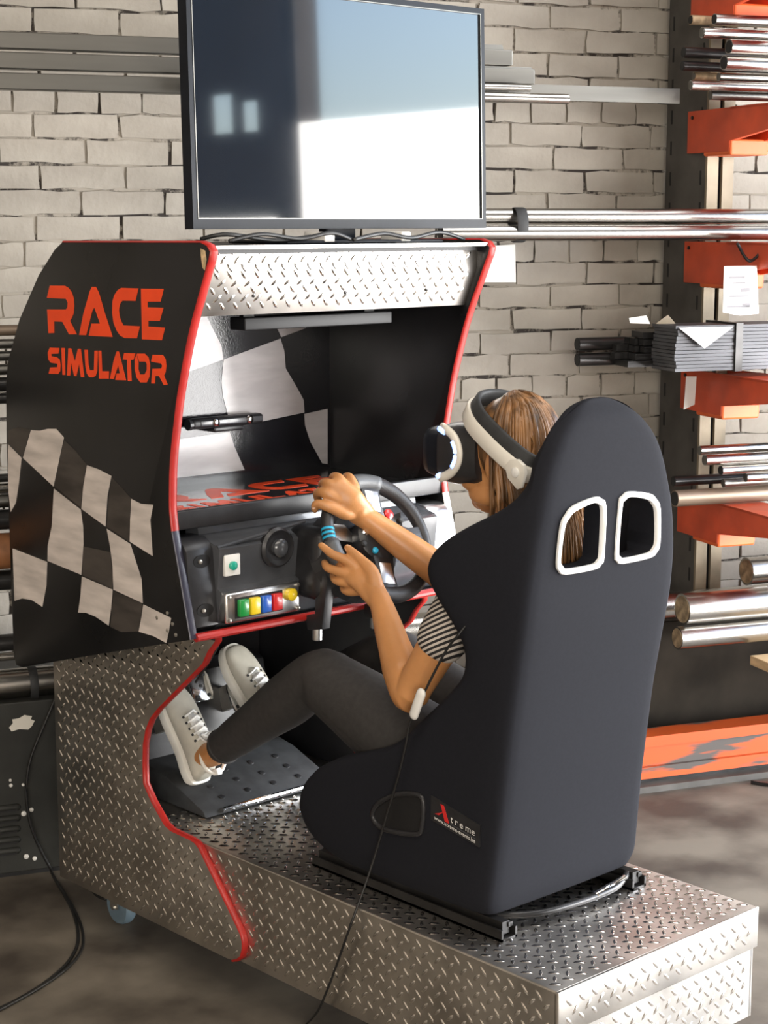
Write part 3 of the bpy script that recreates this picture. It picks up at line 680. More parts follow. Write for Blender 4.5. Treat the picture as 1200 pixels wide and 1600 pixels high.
# ------------------------------------------------------------------ racing seat
SX = .31
SEAT = thing('racing_seat', 'black fabric racing bucket seat with two framed harness holes and Xtreme badge', 'seat', (SX, .45, .35))
def itp(x, xs, ys):
    if x <= xs[0]: return ys[0]
    for i in range(len(xs)-1):
        if x <= xs[i+1]: t = (x-xs[i])/(xs[i+1]-xs[i]); return ys[i]+(ys[i+1]-ys[i])*t
    return ys[-1]
HW = ([.385,.40,.42,.6,.8,1.0,1.06,1.1,1.15,1.2,1.24,1.28,1.31,1.33,1.35,1.37,1.386,1.398,1.407,1.412], [.220,.231,.238,.231,.230,.233,.232,.228,.221,.209,.198,.186,.172,.160,.144,.123,.100,.076,.050,.022])
YB = ([.385,.42,.6,.8,1.0,1.1,1.2,1.33,1.38,1.406], [.262,.25,.23,.205,.17,.16,.155,.160,.170,.192])
WYt = ([.385,.400,.43,.486,.541,.589,.629,.67,.70,.75,.78,.826,.866,.907,.944,.978,1.012,1.047,1.075,1.1,1.128,1.166,1.2,1.226,1.254,1.3,1.35,1.38,1.406],
       [.70,.75,.815,.835,.815,.765,.69,.57,.51,.465,.43,.38,.342,.330,.340,.366,.398,.426,.433,.425,.400,.340,.275,.240,.226,.221,.222,.222,.208])
WWt = ([.385,.42,.5,.6,.7,.8,.9,1.0,1.07,1.13,1.2,1.24,1.406], [.228,.244,.254,.252,.242,.238,.241,.250,.253,.244,.216,.196,.02])
zl = [.385,.392,.402,.42,.45,.486,.515,.541,.565,.589,.61,.629,.65,.67,.69,.72,.75,.78,.81,.84,.866,.89,.915,.944,.978,1.005,1.03,1.05,1.075,1.1,1.128,1.15,1.166,1.185,1.2,1.22,1.24,1.26,1.28,1.30,1.32,1.34,1.36,1.375,1.388,1.399,1.408,1.412]
def seat_slice(z):
    hw, yb, w_y, ww = itp(z, *HW), itp(z, *YB), itp(z, *WYt), itp(z, *WWt)
    ww = max(ww, hw*.96) if z > 1.2 else ww
    yi = yb + itp(z, [.385,.6,1.0,1.075,1.25,1.3,1.406], [.11,.10,.08,.046,.046,.060,.012]); th = min(.062, hw*.5)
    k = min(1, hw/.10); c = .034*k
    w_y = max(w_y, yi + .012*k)
    h = [(0, yb), (hw*.45, yb+.001), (hw-c, yb+.002*k), (hw-c*.30, yb+c*.22), (hw, yb+c), None, (ww, w_y-.035*k), (ww-.008*k, w_y-.010*k), (ww-th*.5, w_y), (ww-th+.008*k, w_y-.012*k), (ww-th, w_y-.035*k), (hw-th-.004, yi+.014*k), (hw*.42, yi), (0, yi)]
    h[5] = ((h[4][0]+h[6][0])/2, (h[4][1]+h[6][1])/2)
    return [(SX + x, y, z) for x, y in h] + [(SX - x, y, z) for x, y in h[-2:0:-1]]
v, f = [], []
for z in zl: v += seat_slice(z)
n = 26
for i in range(len(zl)-1):
    for k in range(n): f.append((i*n+k, i*n+(k+1) % n, (i+1)*n+(k+1) % n, (i+1)*n+k))
f.append([k for k in range(n)][::-1]); f.append([(len(zl)-1)*n+k for k in range(n)])
shell_me = pyd(v, f)
shell_me = modded(shell_me, ('SUBSURF', dict(levels=1)))
HOLE = [(-.154,1.112),(-.148,1.181),(-.134,1.203),(-.112,1.217),(-.052,1.227),(-.032,1.221),(-.020,1.205),(-.017,1.106),(-.024,1.091),(-.042,1.083),(-.126,1.084),(-.146,1.094)]
def shrink(poly, d):
    cx = sum(p[0] for p in poly)/len(poly); cz = sum(p[1] for p in poly)/len(poly)
    out = []
    for x, z in poly:
        L = math.hypot(x-cx, z-cz); out.append((x-(x-cx)/L*d, z-(z-cz)/L*d))
    return out
def smooth_poly(poly, n=3): return [(p.x, p.y) for p in bez([(x, z, 0) for x, z in poly], n, closed=True)]
so = bpy.data.objects.new('tmp_seat', shell_me); COL.objects.link(so)
cutters = []
for s in (1, -1):
    hp = smooth_poly(shrink(HOLE, .010))
    cm = prism([(SX + s*x, z) for x, z in hp], lambda u, v_, d: Vector((u, d, v_)), .05, .45)
    co = bpy.data.objects.new('tmp_cut', cm); COL.objects.link(co); cutters.append(co)
    bo = so.modifiers.new('b', 'BOOLEAN'); bo.operation = 'DIFFERENCE'; bo.object = co; bo.solver = 'EXACT'
bpy.context.view_layer.update(); shell_me = evaluated(so)
for q in [so] + cutters: bpy.data.objects.remove(q)
sharp(shell_me, 48)
link('shell', shell_me, 'seat_fabric', SEAT)
def ybk(z): return itp(z, *YB)
for s in (1, -1):
    hp = smooth_poly(HOLE); hi = smooth_poly(shrink(HOLE, .0125))
    v, f = [], []; m = len(hp)
    for (xo, zo), (xi, zi) in zip(hp, hi):
        for (x, z, dy) in ((xo, zo, .001), (xo*.985+xi*.015, zo*.985+zi*.015, -.004), ((xo+xi)/2, (zo+zi)/2, -.0065), (xi, zi, -.003), (xi, zi, .004)): v.append((SX+s*x, ybk(z)+dy, z))
    for i in range(m):
        j = (i+1) % m
        for k in range(4): f.append((i*5+k, i*5+k+1, j*5+k+1, j*5+k))
    link('harness_frame', sharp(pyd(v, f), 60), 'aluminium' if False else 'white_metal', SEAT)
# cushion between the bolsters
cu_v, cu_f = [], []; ysl = [.30, .34, .45, .58, .70, .775, .80, .808]
for i, y in enumerate(ysl):
    top = itp(y, [.30,.5,.70,.775,.808], [.535,.525,.555,.545,.48]); e = .012 if i in (0, len(ysl)-1) else 0
    pr_ = [(-.185, .40), (-.19, .47), (-.17, top-.01), (-.10, top), (0, top+.002), (.10, top), (.17, top-.01), (.19, .47), (.185, .40)]
    cu_v += [(SX+x*(1-e*3), y, z) for x, z in pr_]
for i in range(len(ysl)-1):
    for k in range(9): cu_f.append((i*9+k, i*9+(k+1) % 9, (i+1)*9+(k+1) % 9, (i+1)*9+k))
cu_f.append(list(range(9))[::-1]); cu_f.append([(len(ysl)-1)*9+k for k in range(9)])
link('cushion', modded(pyd(cu_v, cu_f), ('SUBSURF', dict(levels=1))), 'seat_fabric', SEAT, smooth=True)
# recessed side slot and badge on the flank
def flank(y, z):     # outer surface of the left flank
    hw, yb, w_y, ww = itp(z, *HW), itp(z, *YB), itp(z, *WYt), itp(z, *WWt)
    t = max(0, min(1, (y-yb-.042)/max(.01, w_y-.035-yb-.042))); return SX - (hw + (ww-hw)*t)
def flank_patch(poly, d0, d1, name, m, parent, bev=0):
    return link(name, prism(poly, lambda u, v_, d: Vector((flank(u, v_) - d, u, v_)), d0, d1, bev), m, parent)
SLOT = [(.575,.530),(.556,.560),(.50,.592),(.447,.603),(.430,.592),(.432,.540),(.447,.520),(.52,.508),(.56,.512)]
sl = smooth_poly(SLOT, 3)
cen = (sum(p[0] for p in sl)/len(sl), sum(p[1] for p in sl)/len(sl))
ring = [Vector((flank(y, z)-.001, y, z)) for y, z in sl]
so_ = link('slot_rim', tube(ring, .006, 8, closed=True, up=Vector((1,0,0))), 'black_plastic', SEAT, smooth=True)
flank_patch([(cen[0]+(y-cen[0])*.92, cen[1]+(z-cen[1])*.92) for y, z in sl], -.004, .0015, 'slot_panel', 'dark_recess', so_)
bd = flank_patch([(.408,.612),(.276,.580),(.276,.536),(.408,.560)], -.003, .002, 'badge', 'black_plastic', SEAT); bd['label'] = 'small badge with red X and white treme'
def bpt(a, b):       # a along the badge 0..1, b up 0..1
    y = .400 + (.283-.400)*a; z = .564 + (.541-.564)*a + b*(.040); return y, z
def bquad(pts, m, name): flank_patch([bpt(a, b) for a, b in pts], .001, .0028, name, m, bd)
bquad([(.16, .98), (.24, .98), (.36, .22), (.27, .20)], 'button_red', 'letter')
bquad([(.02, .30), (.13, .36), (.30, .86), (.24, .70), (.14, .48)], 'button_red', 'letter')
for txt in ((.40, 't'), (.50, 'r'), (.61, 'e'), (.74, 'm'), (.88, 'e')):
    a, ch = txt
    cu = bpy.data.curves.new('txt', 'FONT'); cu.body = ch; cu.size = .020; to = bpy.data.objects.new('t', cu); COL.objects.link(to)
    bpy.context.view_layer.update(); me = evaluated(to); bpy.data.objects.remove(to)
    for q in me.vertices:
        y, z = bpt(a, .36); yy = y - q.co.x; zz = z + q.co.y - q.co.x*.22; q.co = Vector((flank(yy, zz)-.0030, yy, zz))
    link('letter', me, 'white_plastic', bd)
cu = bpy.data.curves.new('txt', 'FONT'); cu.body = 'www.xtreme-events.be'; cu.size = .0118; to = bpy.data.objects.new('t', cu); COL.objects.link(to)
bpy.context.view_layer.update(); me = evaluated(to); bpy.data.objects.remove(to)
for q in me.vertices:
    y, z = bpt(.02, .02); yy = y - q.co.x; zz = z + q.co.y - q.co.x*.20; q.co = Vector((flank(yy, zz)-.0030, yy, zz))
link('lettering', me, 'white_plastic', bd)
bquad([(.40, .22), (.98, .22), (.98, .26), (.40, .26)], 'grey_plastic', 'rule')
for x in (SX-.20, SX+.20):
    rl = link('rail', boxes([((x-.022, .225, .351), (x+.022, .80, .356)), ((x-.022, .225, .351), (x-.017, .80, .374)), ((x+.017, .225, .351), (x+.022, .80, .374)), ((x-.010, .235, .360), (x+.010, .79, .386))]), 'black_steel', SEAT)
    for k in range(9): link('rail_tooth', box((x+.005, .232+k*.013, .373), (x+.016, .239+k*.013, .383)), 'black_steel', rl)
link('adjuster_bar', tube(bez([(SX-.195, .30, .378), (SX-.10, .245, .372), (SX+.02, .225, .372), (SX+.12, .225, .374), (SX+.19, .25, .380)], 6), .0075, 10), 'black_steel', SEAT, smooth=True)
link('adjuster_sleeve', tube([(SX+.055, .224, .3725), (SX+.165, .238, .3785)], .009, 10), 'chrome', SEAT, smooth=True)

# ------------------------------------------------------------------ the driver
PX = .31
PER = thing('person', 'person in striped short-sleeved top and black leggings seated and steering with both hands', 'person', (PX, .45, .54))
BV, BF = [], []
def ell(c, r, rot=None, v=BV, f=BF, n=18, m=12):
    b = len(v); c = Vector(c); R_ = rot or Matrix.Identity(3)
    for j in range(m+1):
        th = .02 + (PI-.04)*j/m
        for i in range(n):
            a = 2*PI*i/n; v.append(c + R_ @ Vector((r[0]*math.sin(th)*math.cos(a), r[1]*math.sin(th)*math.sin(a), r[2]*math.cos(th))))
    for j in range(m):
        for i in range(n): f.append((b+j*n+i, b+j*n+(i+1) % n, b+(j+1)*n+(i+1) % n, b+(j+1)*n+i))
    f.append([b+i for i in range(n)][::-1]); f.append([b+m*n+i for i in range(n)])
def limb(pts, rs, v=BV, f=BF, flat=1.0, up=Vector((0,0,1)), n=24):
    P = [Vector(p) for p in pts]; k = 5
    sm = bez(P, k); rr = []
    for i in range(len(rs)-1):
        for j in range(k): t = j/k; t = t*t*(3-2*t)*.5 + t*.5; rr.append(rs[i] + (rs[i+1]-rs[i])*t)
    rr.append(rs[-1]); tube(sm, rr, n, dome=True, flat=flat, up=up, v=v, f=f)
# hands are placed relative to the rim they hold
DL, DR = depth(wp(200)), depth(wp(128))
def hl(px, py, k): return atd(px, py, k - 3.886 + DL)
def hr_(px, py, k): return atd(px, py, k - 3.945 + DR)
# joints
SH_L, EL_L, WR_L = Vector((.165, .375, 1.045)), Vector((.112, .515, .790)), hl(594, 940, 3.790)
SH_R, EL_R, WR_R = Vector((.455, .375, 1.045)), Vector((.500, .640, .885)), hr_(574, 811, 3.955)
HIP_L, KN_L, AN_L = Vector((.220, .42, .585)), Vector((.168, .862, .752)), Vector((.160, 1.248, .490))
HIP_R, KN_R, AN_R = Vector((.395, .42, .595)), Vector((.425, .900, .750)), Vector((.388, 1.275, .560))
# trunk, neck, head
limb([(PX, .40, .60), (PX, .385, .75), (PX, .375, .90), (PX, .37, 1.02), (PX, .37, 1.09)], [.130, .105, .115, .125, .075], flat=.72, up=Vector((0, 1, 0)))
limb([SH_L + Vector((.02, 0, .01)), (PX, .368, 1.075), SH_R + Vector((-.02, 0, .01))], [.045, .055, .045])
limb([(PX, .365, 1.07), (PX, .385, 1.13), (PX, .412, 1.19)], [.052, .046, .048])
HC = Vector((PX, .425, 1.298))
ell(HC, (.073, .094, .096)); ell((PX, .462, 1.238), (.058, .068, .078)); ell((PX, .478, 1.190), (.042, .042, .040))
ell((PX, .508, 1.176), (.022, .020, .022)); limb([(PX, .530, 1.262), (PX, .544, 1.236), (PX, .548, 1.226)], [.008, .0105, .0125]); ell((PX, .536, 1.220), (.017, .012, .010))
ell((PX, .5225, 1.203), (.024, .013, .0075)); ell((PX, .520, 1.1915), (.021, .013, .008))
for s in (-1, 1): ell((PX+s*.046, .49, 1.228), (.022, .030, .028)); ell((PX+s*.074, .408, 1.262), (.008, .018, .030)); ell((PX+s*.045, .455, 1.195), (.014, .045, .022))
# arms
limb([SH_L, SH_L.lerp(EL_L, .45), EL_L.lerp(SH_L, .1), EL_L, EL_L.lerp(WR_L, .25), EL_L.lerp(WR_L, .6), WR_L, WR_L.lerp(hl(563, 899, 3.838), .45)], [.050, .044, .038, .037, .041, .033, .0240, .0215])
limb([SH_R, SH_R.lerp(EL_R, .45), EL_R, EL_R.lerp(WR_R, .25), EL_R.lerp(WR_R, .6), WR_R, WR_R.lerp(hr_(545, 784, 3.925), .45)], [.048, .044, .040, .044, .036, .0260, .0225])
# left hand: palm against the rim, fingers round the outside, thumb in front
PL = hl(563, 899, 3.838)
limb([WR_L, WR_L.lerp(PL, .5), PL, hl(543, 886, 3.866)], [.0250, .029, .034, .030], flat=.60, up=(hl(563, 899, 3.9)-hl(570, 885, 3.83)).normalized())
limb([hl(572, 905, 3.825), hl(549, 903, 3.853), hl(537, 897, 3.872)], [.018, .019, .014])
limb([hl(586, 918, 3.808), hl(580, 894, 3.822), hl(562, 873, 3.838), hl(543, 856, 3.852)], [.0200, .0165, .0112, .0082])
limb([hl(556, 887, 3.838), hl(538, 874, 3.846), hl(518, 865, 3.853), hl(502, 852, 3.868)], [.0125, .0108, .0095, .0076])
limb([hl(550, 898, 3.838), hl(530, 893, 3.846), hl(512, 887, 3.860), hl(507, 879, 3.882)], [.0125, .0108, .0095, .0078])
limb([hl(553, 911, 3.838), hl(537, 910, 3.848), hl(524, 906, 3.864), hl(520, 898, 3.886)], [.0120, .0104, .0092, .0076])
limb([hl(561, 923, 3.836), hl(548, 925, 3.848), hl(538, 922, 3.866), hl(535, 914, 3.886)], [.0108, .0094, .0084, .0070])
# right hand over the top left of the rim
PR_ = hr_(545, 784, 3.925)
limb([WR_R, WR_R.lerp(PR_, .5), PR_, hr_(526, 769, 3.922)], [.0258, .031, .036, .032], flat=.62, up=(hr_(545, 784, 4.0)-hr_(560, 805, 3.9)).normalized())
limb([hr_(556, 800, 3.944), hr_(541, 803, 3.920), hr_(516, 793, 3.902), hr_(495, 787, 3.904), hr_(492, 796, 3.912)], [.0150, .0145, .0120, .0098, .0082])
limb([hr_(530, 781, 3.912), hr_(509, 771, 3.908), hr_(496, 771, 3.934), hr_(499, 786, 3.962)], [.0128, .0118, .0104, .0084])
limb([hr_(531, 769, 3.918), hr_(514, 756, 3.918), hr_(504, 757, 3.952), hr_(512, 773, 3.980)], [.0128, .0118, .0104, .0084])
limb([hr_(541, 762, 3.924), hr_(529, 747, 3.930), hr_(520, 747, 3.966), hr_(528, 764, 3.996)], [.0124, .0114, .0100, .0082])
limb([hr_(555, 762, 3.932), hr_(547, 747, 3.944), hr_(540, 746, 3.980), hr_(546, 762, 4.008)], [.0112, .0104, .0092, .0076])
# legs and feet
limb([HIP_L, HIP_L.lerp(KN_L, .4), KN_L.lerp(HIP_L, .12), KN_L, KN_L.lerp(AN_L, .28), KN_L.lerp(AN_L, .65), AN_L], [.088, .082, .062, .051, .053, .040, .031])
limb([HIP_R, HIP_R.lerp(KN_R, .4), KN_R.lerp(HIP_R, .12), KN_R, KN_R.lerp(AN_R, .28), KN_R.lerp(AN_R, .65), AN_R], [.080, .072, .056, .051, .053, .040, .031])
FA_L, FA_R = Vector((-.03, .46, .888)).normalized(), Vector((-.14, .46, .87)).normalized()
HS_L, HS_R = Vector((.162, 1.318, .408)), Vector((.398, 1.345, .472))     # back of each sole
def foot_frame(H, a):
    c = Vector((1, 0, 0)) - a*a.x; c.normalize(); b = a.cross(c); 
    if b.y > 0: b = -b
    return a, b, c
for H, a_, A in ((HS_L, FA_L, AN_L), (HS_R, FA_R, AN_R)):
    a, b, c = foot_frame(H, a_)
    limb([A, H + a*.045 + b*.055], [.031, .030]); limb([H + a*.03 + b*.032, H + a*.10 + b*.036, H + a*.17 + b*.024, H + a*.205 + b*.02], [.024, .028, .020, .014], flat=.8, up=b)
body_me = modded(pyd(BV, BF, fix=False), ('REMESH', dict(mode='VOXEL', voxel_size=.0028)), ('SMOOTH', dict(factor=.5, iterations=6)))
body = link('body', body_me, 'skin', PER, smooth=True)
# nails
for p, n_, s in ((hl(543.5, 856.5, 3.8475), (hl(541, 851, 3.80)-hl(543, 857, 3.8465)).normalized(), .0058), (hr_(490.5, 791, 3.9030), (hr_(470, 789, 3.86)-hr_(491, 790, 3.902)).normalized(), .0058)):
    t = Vector((0, 0, 1)) - n_*n_.z; t.normalize(); w = n_.cross(t)
    link('nail', lathe([(s, -.001), (s*.9, .0016), (s*.4, .0024)], lambda q, r, h, p=p, t=t, w=w, n_=n_: p + w*q + t*(r*1.35) + n_*h, 12), 'nail', body, smooth=True)
# lips
lv, lf = [], []
limb([(PX-.019, .524, 1.198), (PX-.008, .5345, 1.2015), (PX, .535, 1.200), (PX+.008, .5345, 1.2015), (PX+.019, .524, 1.198)], [.002, .0038, .0036, .0038, .002], lv, lf, n=8)
limb([(PX-.018, .523, 1.196), (PX, .534, 1.1925), (PX+.018, .523, 1.196)], [.002, .0046, .002], lv, lf, n=8)
link('lips', pyd(lv, lf), 'lip', body, smooth=True)
# leggings
gv, gf = [], []
e = .006
limb([HIP_L, HIP_L.lerp(KN_L, .4), KN_L.lerp(HIP_L, .12), KN_L, KN_L.lerp(AN_L, .28), KN_L.lerp(AN_L, .65), KN_L.lerp(AN_L, .90)], [.099, .094+e, .069+e, .055+e, .057+e, .044+e, .036+e], gv, gf)
limb([HIP_R, HIP_R.lerp(KN_R, .4), KN_R.lerp(HIP_R, .12), KN_R, KN_R.lerp(AN_R, .28), KN_R.lerp(AN_R, .65), KN_R.lerp(AN_R, .90)], [.088, .079+e, .061+e, .055+e, .057+e, .044+e, .036+e], gv, gf)
limb([(PX-.06, .41, .61), (PX+.06, .41, .61)], [.098, .098], gv, gf); limb([(PX, .405, .60), (PX, .395, .72)], [.142, .122], gv, gf, flat=.76, up=Vector((0, 1, 0)))
lg = link('leggings', modded(pyd(gv, gf, fix=False), ('REMESH', dict(mode='VOXEL', voxel_size=.006)), ('SMOOTH', dict(factor=.5, iterations=4))), 'leggings', PER, smooth=True)
# creases behind the knee and a hem seam
kd = (AN_L-KN_L).normalized()
hem = KN_L.lerp(AN_L, .90); u0 = Vector((1, 0, 0)) - kd*kd.x; u0.normalize(); w0 = kd.cross(u0)
link('hem', tube([hem + u0*math.cos(a)*.042 + w0*math.sin(a)*.042 for a in [2*PI*k/20 for k in range(20)]], .0035, 6, closed=True), 'leggings', lg, smooth=True)
# top with sleeves
tv, tf = [], []
limb([(PX, .39, .69), (PX, .383, .78), (PX, .375, .90), (PX, .37, 1.01), (PX, .37, 1.075)], [.120, .114, .124, .132, .088], tv, tf, flat=.76, up=Vector((0, 1, 0)))
limb([SH_L + Vector((.02, 0, .01)), (PX, .368, 1.078), SH_R + Vector((-.02, 0, .01))], [.054, .060, .054], tv, tf)
limb([SH_L, SH_L.lerp(EL_L, .25), SH_L.lerp(EL_L, .50)], [.060, .056, .054], tv, tf)
limb([SH_R, SH_R.lerp(EL_R, .25), SH_R.lerp(EL_R, .45)], [.058, .055, .053], tv, tf)
link('top', modded(pyd(tv, tf, fix=False), ('REMESH', dict(mode='VOXEL', voxel_size=.006)), ('SMOOTH', dict(factor=.5, iterations=4))), 'striped_jersey', PER, smooth=True)
# shoes
def shoe(H, a_, lab):
    a, b, c = foot_frame(H, a_)
    def fn(q, r, h): return H + a*q + b*r + c*h
    secs = [(-.008, .020, .030, .000), (.004, .031, .062, .0), (.030, .034, .084, .0), (.065, .034, .088, .0), (.10, .036, .078, .0), (.135, .040, .066, .0), (.17, .0425, .054, .0), (.20, .040, .044, .0), (.222, .032, .036, .0), (.236, .018, .026, .0)]
    v, f = [], []; n = 16
    for q, hw, ht, _ in secs:
        for k in range(n):
            an = 2*PI*k/n; x = math.cos(an); y = math.sin(an)
            xx = hw * (abs(x) ** .75) * (1 if x >= 0 else -1)
            yy = .010 + (ht-.010) * (.5 + .5*(abs(y) ** .8) * (1 if y >= 0 else -1))
            if q < .08 and y > .35: xx *= .86
            v.append(fn(q, yy, xx))
    m = len(secs)
    for i in range(m-1):
        for k in range(n): f.append((i*n+k, i*n+(k+1) % n, (i+1)*n+(k+1) % n, (i+1)*n+k))
    f.append(list(range(n))[::-1]); f.append([(m-1)*n+k for k in range(n)])
    up_ = link('shoe', modded(pyd(v, f), ('SUBSURF', dict(levels=2))), 'shoe_leather', PER, smooth=True); up_['label'] = lab
    so = [(-.012, .020), (.0, .032), (.03, .036), (.065, .0345), (.10, .037), (.135, .042), (.17, .0445), (.20, .042), (.225, .033), (.241, .016)]
    ol = [(q, w) for q, w in so] + [(q, -w) for q, w in so[::-1]]
    ol = [(p.x, p.y) for p in bez([(q, w, 0) for q, w in ol], 3, closed=True)]
    link('sole', prism(ol, lambda u, v_, d: fn(u, d, v_), -.010, .016, .004), 'shoe_sole', up_)
    from mathutils.bvhtree import BVHTree
    inv = world_of(PER); bvh = BVHTree.FromPolygons([inv @ q.co for q in up_.data.vertices], [tuple(p.vertices) for p in up_.data.polygons])
    # tongue, laces and eyelets
    tg = [(q, r) for q, r in ((.080, .098), (.10, .084), (.13, .071), (.155, .060))]
    link('tongue', tube([fn(q, r-.003, 0) for q, r in [(.066, .112)] + tg], [.016, .018, .017, .015, .010], 10, flat=.35, up=b), 'shoe_lace', up_, smooth=True)
    for i in range(5):
        q = .084 + i*.016; r = .091 - i*.0066
        link('lace', tube(bez([fn(q, r-.010, -.020), fn(q+.006, r+.001, -.006), fn(q+.010, r+.001, .006), fn(q+.004, r-.010, .020)], 4), .0030, 6), 'shoe_lace', up_, smooth=True)
        for s in (-1, 1):
            hit = bvh.ray_cast(fn(q, .25, s*.0225), -b)
            if hit[0]: link('eyelet', lathe([(.0034, -.001), (.0034, .0009), (.002, .0012)], plane_fn(hit[0], a, hit[1].cross(a).normalized(), hit[1]), 8), 'dark_recess', up_)
    for s in (-1, 1): link('lace_bow', tube(bez([fn(.082, .096, 0), fn(.072, .108, s*.016), fn(.086, .110, s*.030), fn(.092, .098, s*.014), fn(.084, .096, 0)], 5), .0030, 6), 'shoe_lace', up_, smooth=True)
    link('heel_tab', prism([(-.002, .066), (.008, .064), (.004, .098), (-.012, .098)], lambda u, v_, d: fn(u, v_, d), -.007, .007, .002), 'shoe_lace', up_)
    link('collar', tube([fn(.030 + .036*math.cos(t), .088 + .004*math.sin(t) , .030*math.sin(t)) for t in [2*PI*k/20 for k in range(20)]], .005, 8, closed=True, up=b), 'shoe_sole', up_, smooth=True)
shoe(HS_L, FA_L, 'white lace-up shoe on the near pedal'); shoe(HS_R, FA_R, 'white lace-up shoe on the far pedal')
# hair
hv, hf = [], []; hr = random.Random(11)
ell(HC + Vector((0, -.012, .006)), (.079, .098, .098), None, hv, hf)
hv2 = []; hf2 = []
# trim the cap: keep what lies above and behind the face
keep = [not (p.y > HC.y + .03 and p.z < 1.335 - (p.y - HC.y - .03)*.4) for p in hv]
for fc in hf:
    if all(keep[i] for i in fc): hf2.append(fc)
hf = hf2
RAD = Vector((.083, .103, .103))
for i in range(520):
    psi = math.radians(hr.uniform(97, 263) if i < 330 else hr.uniform(138, 236)); rr = 1 + hr.uniform(-.03, .05)
    side = 1 if psi < PI else -1
    back = abs(psi - PI) < 1.0
    end = hr.uniform(1.06, 1.14) if not back else hr.uniform(1.05, 1.12)
    if math.radians(115) > psi or psi > math.radians(245): end = hr.uniform(1.12, 1.20)
    pts = []
    th0 = hr.uniform(.05, .35)
    for k in range(8):
        th = th0 + (1.72-th0)*k/7
        ps = psi if k > 1 else psi*.75 + .25*(PI/2 if psi < PI else 1.5*PI)
        pts.append(HC + Vector((0, -.010, .006)) + Vector((-RAD.x*rr*math.sin(th)*math.sin(ps), RAD.y*rr*math.sin(th)*math.cos(ps), RAD.z*rr*math.cos(th))))
    wob = hr.uniform(0, .05); last = pts[-1]; drift = Vector((hr.uniform(-.012, .012), hr.uniform(-.018, .010), 0))
    for k in range(1, 6):
        t = k/5; bk = max(0.0, min(1.0, (abs(psi)-1.9)/.5 if psi < PI else (2*PI-1.9-psi)/.5)); yb_ = .236 + wob if bk > 0 else last.y
        pts.append(Vector((last.x + (last.x-PX)*.35*t*bk, last.y + (yb_-last.y)*bk*min(1, t*1.6), last.z + (end-last.z)*t)) + drift*t*t)
    r0 = hr.uniform(.0032, .0058)
    tube(pts, [r0*.6] + [r0]*9 + [r0*.8, r0*.6, r0*.3], 5, flat=.55, v=hv, f=hf)
link('hair', pyd(hv, hf, fix=False), 'hair', PER, smooth=True)

# ------------------------------------------------------------------ VR headset
VR = thing('vr_headset', 'black and white virtual reality headset with glowing blue rim worn by the seated person', 'headset', (PX, .50, 1.20))
def vloft(secs, n=28):
    """secs: (y, half width, z low, z high, squareness)"""
    v, f = [], []
    for y, hw, z0, z1, sq in secs:
        for k in range(n):
            a = 2*PI*k/n; x, z = math.cos(a), math.sin(a)
            x = abs(x)**sq*(1 if x >= 0 else -1); z = abs(z)**sq*(1 if z >= 0 else -1)
            v.append((PX+hw*x, y, (z0+z1)/2+(z1-z0)/2*z))
    for i in range(len(secs)-1):
        for k in range(n): f.append((i*n+k, i*n+(k+1) % n, (i+1)*n+(k+1) % n, (i+1)*n+k))
    f.append(list(range(n))[::-1]); f.append([(len(secs)-1)*n+k for k in range(n)])
    return sharp(pyd(v, f), 50)
link('visor', vloft([(.452, .078, 1.222, 1.338, .5), (.47, .084, 1.214, 1.343, .5), (.51, .088, 1.210, 1.343, .45), (.540, .090, 1.211, 1.340, .45), (.552, .088, 1.214, 1.337, .45)]), 'black_plastic', VR)
link('front_plate', vloft([(.550, .080, 1.222, 1.330, .45), (.585, .082, 1.220, 1.330, .45), (.603, .078, 1.224, 1.326, .45), (.612, .062, 1.236, 1.314, .5)]), 'tv_plastic', VR)
for s in (-1, 1):
    xs = PX + s*.0865
    ring_px = [(684, 668), (697, 671), (708, 681), (715, 696), (717, 712), (713, 728), (703, 740), (690, 746), (683, 747)]
    pts = []
    for i, (a, b) in enumerate(ring_px):
        p = onx(a, b, PX-.0865); pts.append(Vector((xs - (0 if 0 < i < 8 else s*.014), p.y, p.z)))
    sm = bez(pts, 4)
    link('light_bar', tube(sm, .0098, 10, flat=.7, up=Vector((1, 0, 0))), 'cream_plastic', VR, smooth=True)
    sm2 = [Vector((p.x + s*.0035, p.y + .0045, p.z*.93 + 1.276*.07)) for p in sm]
    link('light_strip', tube(sm2[10:22], .0062, 8), 'blue_light', VR, smooth=True)
    link('light_strip', tube(sm2[0:6], .0064, 8), 'blue_light', VR, smooth=True)
    link('light_strip', tube(sm2[-6:], .0064, 8), 'blue_light', VR, smooth=True)
loop = bez([(PX, .518, 1.378), (PX-.050, .502, 1.372), (PX-.082, .462, 1.347), (PX-.0935, .40, 1.312), (PX-.093, .345, 1.280), (PX-.080, .310, 1.258), (PX-.04, .292, 1.246), (PX, .287, 1.243),
            (PX+.04, .292, 1.246), (PX+.080, .310, 1.258), (PX+.093, .345, 1.280), (PX+.0935, .40, 1.312), (PX+.082, .462, 1.347), (PX+.050, .502, 1.372)], 5, closed=True)
cen = Vector((PX, .40, 1.31))
link('headband', band(loop, .008, .034, cen), 'cream_plastic', VR)
inner = [cen + (p-cen)*.93 + Vector((0, -.010, .016)) for p in loop]
link('head_pad', band(inner, .012, .044, cen), 'black_rubber', VR)
